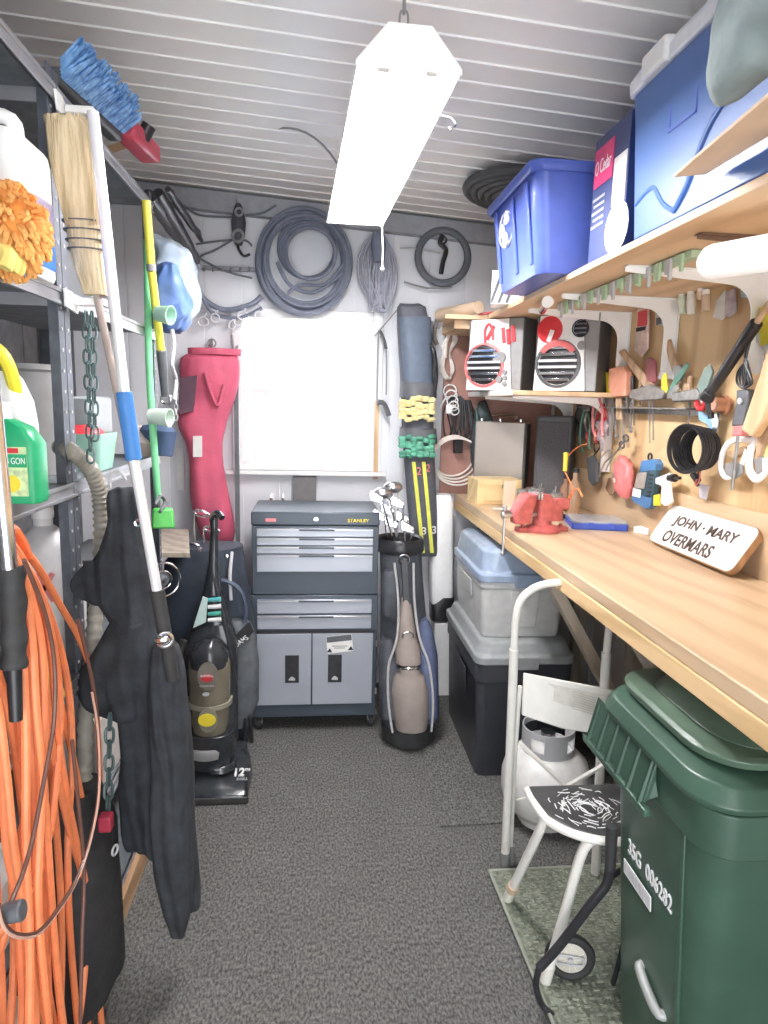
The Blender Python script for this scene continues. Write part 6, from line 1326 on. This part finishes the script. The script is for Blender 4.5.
# black bag low on the left
b = B(); b.loft([(V((-.60, 1.62, .06)), .03, .10), (V((-.585, 1.62, .12)), .07, .14), (V((-.58, 1.62, .35)), .075, .15), (V((-.59, 1.62, .55)), .07, .14), (V((-.60, 1.62, .66)), .04, .10)], n=24, e=2.5); b.jitter(.02, 8)
T = b.solo('duffel_bag', mat('duffel', (.03, .03, .033), .7, var=.2, bump=.3), 'slim black duffel bag hanging low on the shelving beside the orange cord', 'bag')
b = B(); p = PX(106, 822, -.50); b.box(p, (.03, .03, .04)); b.ob('red_patch', mat('dark_red', (.35, .03, .06), .5), T, w=True, bev=.004)
b = B(); b.torus(PX(115, 850, -.495), .012, .003, (1, -.3, 0)); b.ob('eyelet', M_lgrey, T, w=True)
b = B(); chain(b, PX(110, 715, -.515), PX(108, 812, -.505), link=.03, r=.004, wd=.009); b.solo('steel_chain', bpy.data.materials['chain_green'], 'short dark green chain hanging over the black duffel bag', 'chain')
# baseboard plank
b = B(); b.bb(-.625, -.595, .72, 2.75, .0, .085); b.solo('plank', wood('orange_plank', (.50, .32, .18), (.34, .20, .10), 'Y'), 'tan wooden plank on edge along the foot of the shelving', 'plank', bev=.003)
b = B(); b.cyl(PX(126, 752, -.56), PX(126, 785, -.56), .008); b.cyl(PX(126, 772, -.55), PX(126, 780, -.55), .012); b.solo('red_tag', M_red, 'small red plastic tag hanging behind the jacket', 'tag')

# ---------------------------------------------------------------- JACKET
T = thing('jacket', 'black jacket with long sleeve hanging from the third shelf edge', 'jacket', PY(170, 900, 1.74).to_tuple())
JY = 1.76
M_jac = mat('black_cloth', (.028, .032, .038), .9, var=.3, scale=20, bump=.25, bscale=60)
def jl(rows, e=2.2, n=60, name='body', Y=JY, jit=.016):
    out = []
    q = smooth_path([V((r[0], r[1], r[2])) for r in rows], 3); dq = smooth_path([V((r[3], 0, 0)) for r in rows], 3); rows = [(v.x, v.y, v.z, max(.008, w_.x)) for v, w_ in zip(q, dq)]
    for xl, xr, y, d in rows:
        a, c = PY(xl, y, Y), PY(xr, y, Y); out.append(((a+c)/2, (c-a).length/2, d))
    b = B(); b.loft(out, n=n, e=e)
    for v in b.bm.verts:      # vertical folds
        u = (v.co.x+.55)*75; v.co.y += .007*math.sin(u+3*math.sin(v.co.z*3.3))+.004*math.sin(u*2.3+v.co.z*14); v.co += noise.noise_vector(V((v.co.x*9, v.co.y*9, v.co.z*4)))*jit+noise.noise_vector(V((v.co.x*30, v.co.y*30, v.co.z*13)))*jit*.35
    return b.ob(name, M_jac, T, w=True, sub=1)
jl([(108, 132, 486, .02), (106, 142, 496, .035), (105, 145, 520, .045), (97, 148, 545, .05), (84, 150, 565, .05), (76, 151, 582, .045), (92, 152, 600, .045), (112, 156, 622, .05), (116, 168, 650, .055), (118, 180, 680, .055), (118, 186, 720, .05), (120, 186, 760, .05), (121, 186, 800, .045), (124, 184, 840, .035), (128, 172, 852, .02)])
jl([(84, 112, 560, .010), (74, 114, 572, .014), (70, 112, 584, .014), (78, 110, 597, .012), (92, 110, 604, .008)], name='collar', Y=JY-.03, jit=.012)
jl([(112, 148, 612, .03), (92, 150, 650, .04), (74, 150, 678, .045), (76, 150, 695, .045), (96, 150, 710, .04), (118, 152, 722, .03)], name='front_panel', Y=JY-.02)
jl([(150, 176, 640, .03), (148, 190, 690, .05), (148, 188, 740, .05), (150, 189, 790, .05), (155, 191, 840, .048), (158, 192, 880, .045), (163, 190, 910, .04), (168, 184, 932, .03), (170, 182, 936, .02)], name='sleeve', Y=JY-.06)
jl([(178, 188, 700, .03), (180, 192, 770, .035), (182, 196, 840, .035), (183, 200, 890, .03), (185, 200, 908, .02)], name='sleeve', Y=JY+.0, jit=.006)
b = B(); b.tube([PY(112, 494, JY), PY(110, 478, JY), PY(118, 470, JY+.0), PY(126, 480, JY)], .004); b.ob('hanging_loop', M_lgrey, T, w=True)
b = B(); b.torus(PY(138, 523, JY-.055), .008, .003, (0, 1, 0), n=14, m=5); b.ob('snap', M_chrome, T, w=True)

# ---------------------------------------------------------------- ORANGE EXTENSION CORD
T = thing('cord_bundle', 'thick bundle of orange extension cord loops hanging at the near left', 'cord', (-.56, 1.30, .30))
hang = (10, 542)
strands = [
 [(8, 535), (20, 545), (40, 570), (60, 605), (80, 640), (93, 680), (98, 730), (100, 790), (97, 850), (92, 930), (88, 1040)],
 [(8, 540), (22, 560), (42, 600), (52, 660), (56, 720), (66, 790), (78, 850), (92, 920), (104, 1050)],
 [(8, 545), (25, 575), (36, 620), (44, 690), (50, 760), (58, 850), (62, 940), (60, 1050)],
 [(6, 545), (24, 580), (32, 640), (36, 710), (44, 790), (50, 880), (56, 960), (66, 1050)],
 [(6, 550), (22, 590), (28, 660), (32, 740), (36, 820), (44, 900), (48, 980), (50, 1050)],
 [(8, 548), (30, 590), (50, 650), (64, 720), (80, 790), (92, 860), (98, 940), (100, 1050)],
 [(5, 552), (18, 600), (24, 680), (26, 760), (26, 850), (30, 950), (30, 1050)],
 [(8, 543), (35, 582), (58, 640), (70, 700), (72, 770), (68, 840), (70, 930), (80, 1050)],
 [(-30, 600), (-6, 660), (10, 720), (20, 790), (28, 860), (38, 930), (50, 1000), (58, 1050)],
 [(-30, 640), (-4, 700), (6, 770), (14, 850), (26, 920), (34, 1000), (38, 1050)],
 [(-30, 680), (0, 760), (6, 840), (16, 900), (22, 980), (22, 1050)],
 [(-25, 720), (4, 800), (12, 880), (14, 960), (10, 1050)],
 [(8, 546), (34, 580), (50, 630), (60, 700), (56, 780), (46, 850), (24, 900), (2, 930), (-20, 960)],
 [(6, 552), (26, 620), (36, 700), (34, 770), (20, 840), (12, 900), (0, 950), (-20, 1000)],
 [(8, 550), (28, 590), (42, 650), (44, 740), (40, 830), (38, 900), (44, 980), (52, 1050)],
 [(8, 544), (28, 580), (44, 680), (54, 760), (72, 840), (88, 900), (84, 980), (76, 1050)],
 [(-10, 760), (-6, 850), (0, 950), (4, 1050)], [(-20, 780), (-14, 870), (-10, 960), (-8, 1050)],
 [(20, 580), (30, 680), (38, 780), (34, 860), (30, 930), (42, 1010), (60, 1060)],
 [(6, 556), (10, 640), (18, 740), (30, 830), (40, 900), (46, 990), (48, 1050)]]
ends = []
b = B()
for k, s in enumerate(strands):
    X = -.575+.075*((k*7) % 11)/11
    pts = [PX(x, y, X-.02*(abs(x-40)/60)) for x, y in s]
    e = pts[-1]; pts.append(e+V((0, .02, -.12))); ends.append(pts[-1])
    b.tube(pts, .0078, n=8, sm=4)
for k in range(0, len(ends)-1, 2): a_, c_ = ends[k], ends[k+1]; b.tube([a_, (a_+c_)/2+V((0, 0, -.06)), c_], .0078, n=8, sm=5)
b.ob('loops', M_orange, T, w=True)
b = B(); b.tube([PX(-6, 548, -.57), PX(6, 530, -.565), PX(16, 540, -.56), PX(22, 556, -.56)], .020, n=10, flat=.7); b.ob('tie', mat('orange_tie', (.75, .18, .06), .5), T, w=True)
T = thing('thin_cord', 'thin brown two tone cord looping over the orange cord bundle', 'cord', PX(20, 930, -.49).to_tuple())
b = B(); b.tube([PX(x, y, -.49) for x, y in ((24, 560), (44, 610), (54, 660), (54, 720), (44, 780), (30, 850), (12, 900), (-6, 930))], .0042, n=8)
b.tube([PX(x, y, -.485) for x, y in ((-2, 905), (4, 925), (18, 935), (38, 932), (56, 912), (76, 880), (90, 840), (99, 790), (98, 730), (92, 680), (78, 620))], .0042, n=8)
b.tube([PX(x, y, -.487) for x, y in ((72, 740), (78, 800), (84, 870), (82, 940), (80, 1040))], .0042, n=8); b.ob('cord', M_browncord, T, w=True)
b = B(); b.tube([PX(x, y+2.4, -.483) for x, y in ((-2, 905), (4, 925), (18, 935), (38, 932), (56, 912), (76, 880), (90, 840), (99, 790), (98, 730), (92, 690))], .0028, n=6); b.ob('pale_edge', mat('cord_pink', (.62, .38, .30), .4), T, w=True)
b = B(); c0 = PX(13, 912, -.48); b.cyl(c0-V((.016, 0, .003)), c0+V((.016, 0, .003)), .016, .017, n=18); b.ob('plug', M_darkgrey, T, w=True, bev=.003)
# steel pole with black grip, nearest
T = thing('steel_pole', 'shiny steel pole with thick black ribbed grip at the left edge', 'pole', PX(12, 720, -.52).to_tuple())
b = B(); b.cyl(PX(-24, 230, -.52), PX(9, 568, -.52), .0135, n=18); b.ob('tube', M_chrome, T, w=True)
b = B(); b.tube([PX(12, 566, -.52), PX(13, 600, -.52), PX(14, 640, -.52), PX(14, 668, -.52)], lambda s: .021+.002*math.sin(s*22), n=18, sm=8); b.ob('grip', M_rubber, T, w=True)
b = B(); b.cyl(PX(14, 668, -.52), PX(16, 720, -.52), .013, .011, n=16); b.ob('tip', M_black, T, w=True)
# white thing top-left
b = B(); b.bb(-.72, -.60, 1.10, 1.33, LV[0]+.001, LV[0]+.16); b.solo('white_carton', M_white, 'white carton on the top shelf at the upper left corner', 'box', bev=.003)
# ---------------------------------------------------------------- FAR LEFT: poles, bags, cups
YX = -.57
def yp(px, py, X=YX): return PX(px, py, X)
T = thing('extension_pole', 'bright yellow pole with grey collar and dark grip hanging at the far unit', 'pole', yp(164, 395).to_tuple())
b = B(); b.cyl(yp(146, 200), yp(151, 264), .0145, n=14); b.cyl(yp(151.5, 271), yp(161, 350), .0145, n=14); b.ob('pole', mat('pole_yellow', (.85, .78, .10), .35), T, w=True)
b = B(); b.cyl(yp(151, 264), yp(151.5, 271), .0165, n=14); b.ob('collar', M_grey, T, w=True)
b = B(); b.cyl(yp(161, 350), yp(165, 396), .018, .014, n=14); b.ob('grip', M_darkgrey, T, w=True, bev=.003)
b = B(); b.torus(yp(166, 399), .02, .004, (.3, 1, 0)); b.ob('end_ring', M_chrome, T, w=True)
T = thing('garden_edger', 'light green pole with bright green shovel shaped head', 'garden tool', yp(162, 532, -.58).to_tuple())
b = B(); b.tube([yp(147, 240, -.60), yp(149, 360, -.60), yp(153, 430, -.59), yp(158, 500, -.58)], .013, n=12); b.ob('pole', mat('pole_green', (.20, .62, .30), .35), T, w=True)
c1 = yp(163, 518, -.57); b = B(); b.box(c1, (.085, .05, .075), .2, taper=.85); b.ob('head', mat('head_green', (.12, .62, .12), .35), T, w=True, bev=.008)
b = B(); b.tube([yp(155, 505, -.56), yp(160, 496, -.56), yp(165, 502, -.55), yp(160, 512, -.55)], .006); b.ob('strap', M_darkgrey, T, w=True)
# bags
def blob(name, rows, X0, m, lab, cat, jit=.03, Y=2.45):
    b = B(); out = []
    for xl, xr, y, d in rows: a_, c_ = PY(xl, y, Y), PY(xr, y, Y); out.append(((a_+c_)/2, (c_-a_).length/2, d))
    o2 = smooth_path([v[0] for v in out], 4); h2 = smooth_path([V((v[1], v[2], 0)) for v in out], 4); b.loft([(p_, max(.01, q_.x), max(.01, q_.y)) for p_, q_ in zip(o2, h2)], n=48, e=2.2); b.jitter(jit, 9); b.jitter(.016, 24); b.jitter(.006, 60); return b.solo(name, m, lab, cat, sub=1)
blob('plastic_bag', [(158, 170, 236, .03), (150, 182, 244, .10), (148, 192, 262, .13), (150, 196, 285, .14), (152, 194, 305, .12), (160, 188, 322, .08), (168, 178, 332, .04)], 0, mat('bag_bluegrey', (.28, .36, .46), .3, var=.25, scale=7, bump=.5, bscale=14, col2=(.50, .58, .64)), 'big crinkled blue grey plastic bag hanging at the far end of the shelving', 'bag', Y=2.9)
blob('blue_sack', [(155, 175, 262, .03), (150, 184, 275, .08), (150, 190, 300, .09), (156, 188, 318, .07), (165, 182, 330, .03)], 0, mat('bag_blue', (.10, .18, .42), .4, var=.3, scale=9), 'dark blue sack in front of the crinkled plastic bag', 'bag', Y=2.72)
for k, (xl, xr, y0_, y1_, m, lab) in enumerate([(157, 171, 305, 322, mat('cup_green', (.36, .58, .46), .4), 'pale green cup lying on its side under the blue sack'), (150, 170, 408, 424, mat('cup_pale', (.58, .68, .60), .4), 'pale green bowl shaped cup below the pole grip')]):
    c1, c2 = PY(xl, (y0_+y1_)/2, 2.5), PY(xr, (y0_+y1_)/2+2, 2.48); b = B(); b.lathe([(.026, 0), (.034, (c2-c1).length), (.030, (c2-c1).length), (.022, .006), (.001, .006)], c1, (c2-c1), n=20, cap=False); b.solo('plastic_cup', m, lab, 'cup', 'pale green cups at the far shelves')
T = thing('plastic_tub', 'light green plastic tub on the third shelf of the far unit', 'tub', (-.70, 2.12, LV[2]+.001))
b = B(); b.rings([rrect(0, 0, .06, .08, 0, .02), rrect(0, 0, .075, .095, .11, .02), rrect(0, 0, .070, .09, .11, .02), rrect(0, 0, .056, .076, .005, .02)]); b.ob('tub', mat('tub_mint', (.35, .62, .52), .4), T)
b = B(); b.ball((0, 0, .10), .06, (1, 1.1, .6)); b.ob('red_contents', M_red, T)
b = B(); b.loft([(V((-.66, 2.62, LV[2]+.002)), .05, .07), (V((-.65, 2.62, LV[2]+.06)), .07, .09), (V((-.66, 2.62, LV[2]+.12)), .03, .05)], n=20); b.jitter(.02, 12); b.solo('folded_towel', mat('towel_beige', (.45, .38, .34), .9), 'beige folded towel on the third shelf at the far end', 'towel')
b = B(); b.loft([(PY(162, 455, 2.6), .04, .05), (PY(160, 430, 2.6), .07, .06), (PY(158, 425, 2.6), .05, .04)], n=20); b.jitter(.015, 14); b.solo('navy_cap', mat('navy_cloth', (.05, .08, .16), .8), 'navy cloth cap hanging at the far unit above the green edger', 'cap')
# corner wooden shelf + fan guard
b = B(); p = [PZ(148, 540, 1.02), PZ(195, 528, 1.02), PZ(190, 505, 1.02), PZ(150, 505, 1.02)]; b.prism([V((-.86, 2.78, 1.0)), V((-.52, 2.78, 1.0)), V((-.62, 3.3, 1.0)), V((-.86, 3.3, 1.0))], (0, 0, .02)); b.bb(-.86, -.83, 2.8, 3.3, 0, 1.0)
b.solo('corner_shelf', M_stud, 'rough wooden corner shelf behind the green edger head', 'shelf', bev=.002)
T = thing('desk_fan', 'small fan with wire ring guard hanging left of the dark golf bag', 'fan', yp(163, 600, -.60).to_tuple())
b = B(); b.torus(yp(163, 580, -.60), .068, .004, (.6, -1, 0), n=32); b.torus(yp(163, 580, -.60), .035, .003, (.6, -1, 0), n=24); b.ob('guard', M_chrome, T, w=True)
b = B(); b.ball(yp(162, 579, -.60), .02); b.cyl(yp(162, 579, -.61), yp(160, 579, -.66), .03, .035); b.ob('motor', M_darkgrey, T, w=True)
# dark bundle upper corner
for k, (x0_, y0_, x1_, y1_, r_, lab) in enumerate([(150, 196, 190, 250, .035, 'thick black furled umbrella slanting under the ceiling'), (158, 192, 198, 262, .026, 'slim black furled umbrella beside the thick one'), (168, 190, 202, 240, .016, 'thin dark rod above the furled umbrellas')]):
    a_, c_ = PY(x0_, y0_, 2.75), PY(x1_, y1_, 3.6)
    T = thing('umbrella' if k < 2 else 'rod', lab, 'umbrella' if k < 2 else 'rod', c_.to_tuple())
    b = B(); b.tube([a_, a_.lerp(c_, .3), a_.lerp(c_, .8), c_], lambda s: r_*(.5+.5*math.sin(math.pi*min(1, .15+s*.85))), n=12); b.jitter(.008, 15); b.ob('canopy' if k < 2 else 'shaft', M_bmetal, T, w=True)
    if k < 2: b = B(); b.cyl(c_, c_+(c_-a_).normalized()*.08, .008); b.ob('handle', M_chrome, T, w=True)
b = B(); b.tube([yp(172, 330, -.55), yp(174, 345, -.54), yp(172, 365, -.54), yp(176, 380, -.54), yp(174, 400, -.54)], .008); chain(b, yp(176, 378, -.54), yp(176, 420, -.54), link=.02, r=.002, wd=.006); b.solo('white_strap', M_lgrey, 'pale twisted strap and small chain hanging beside the yellow pole', 'strap')
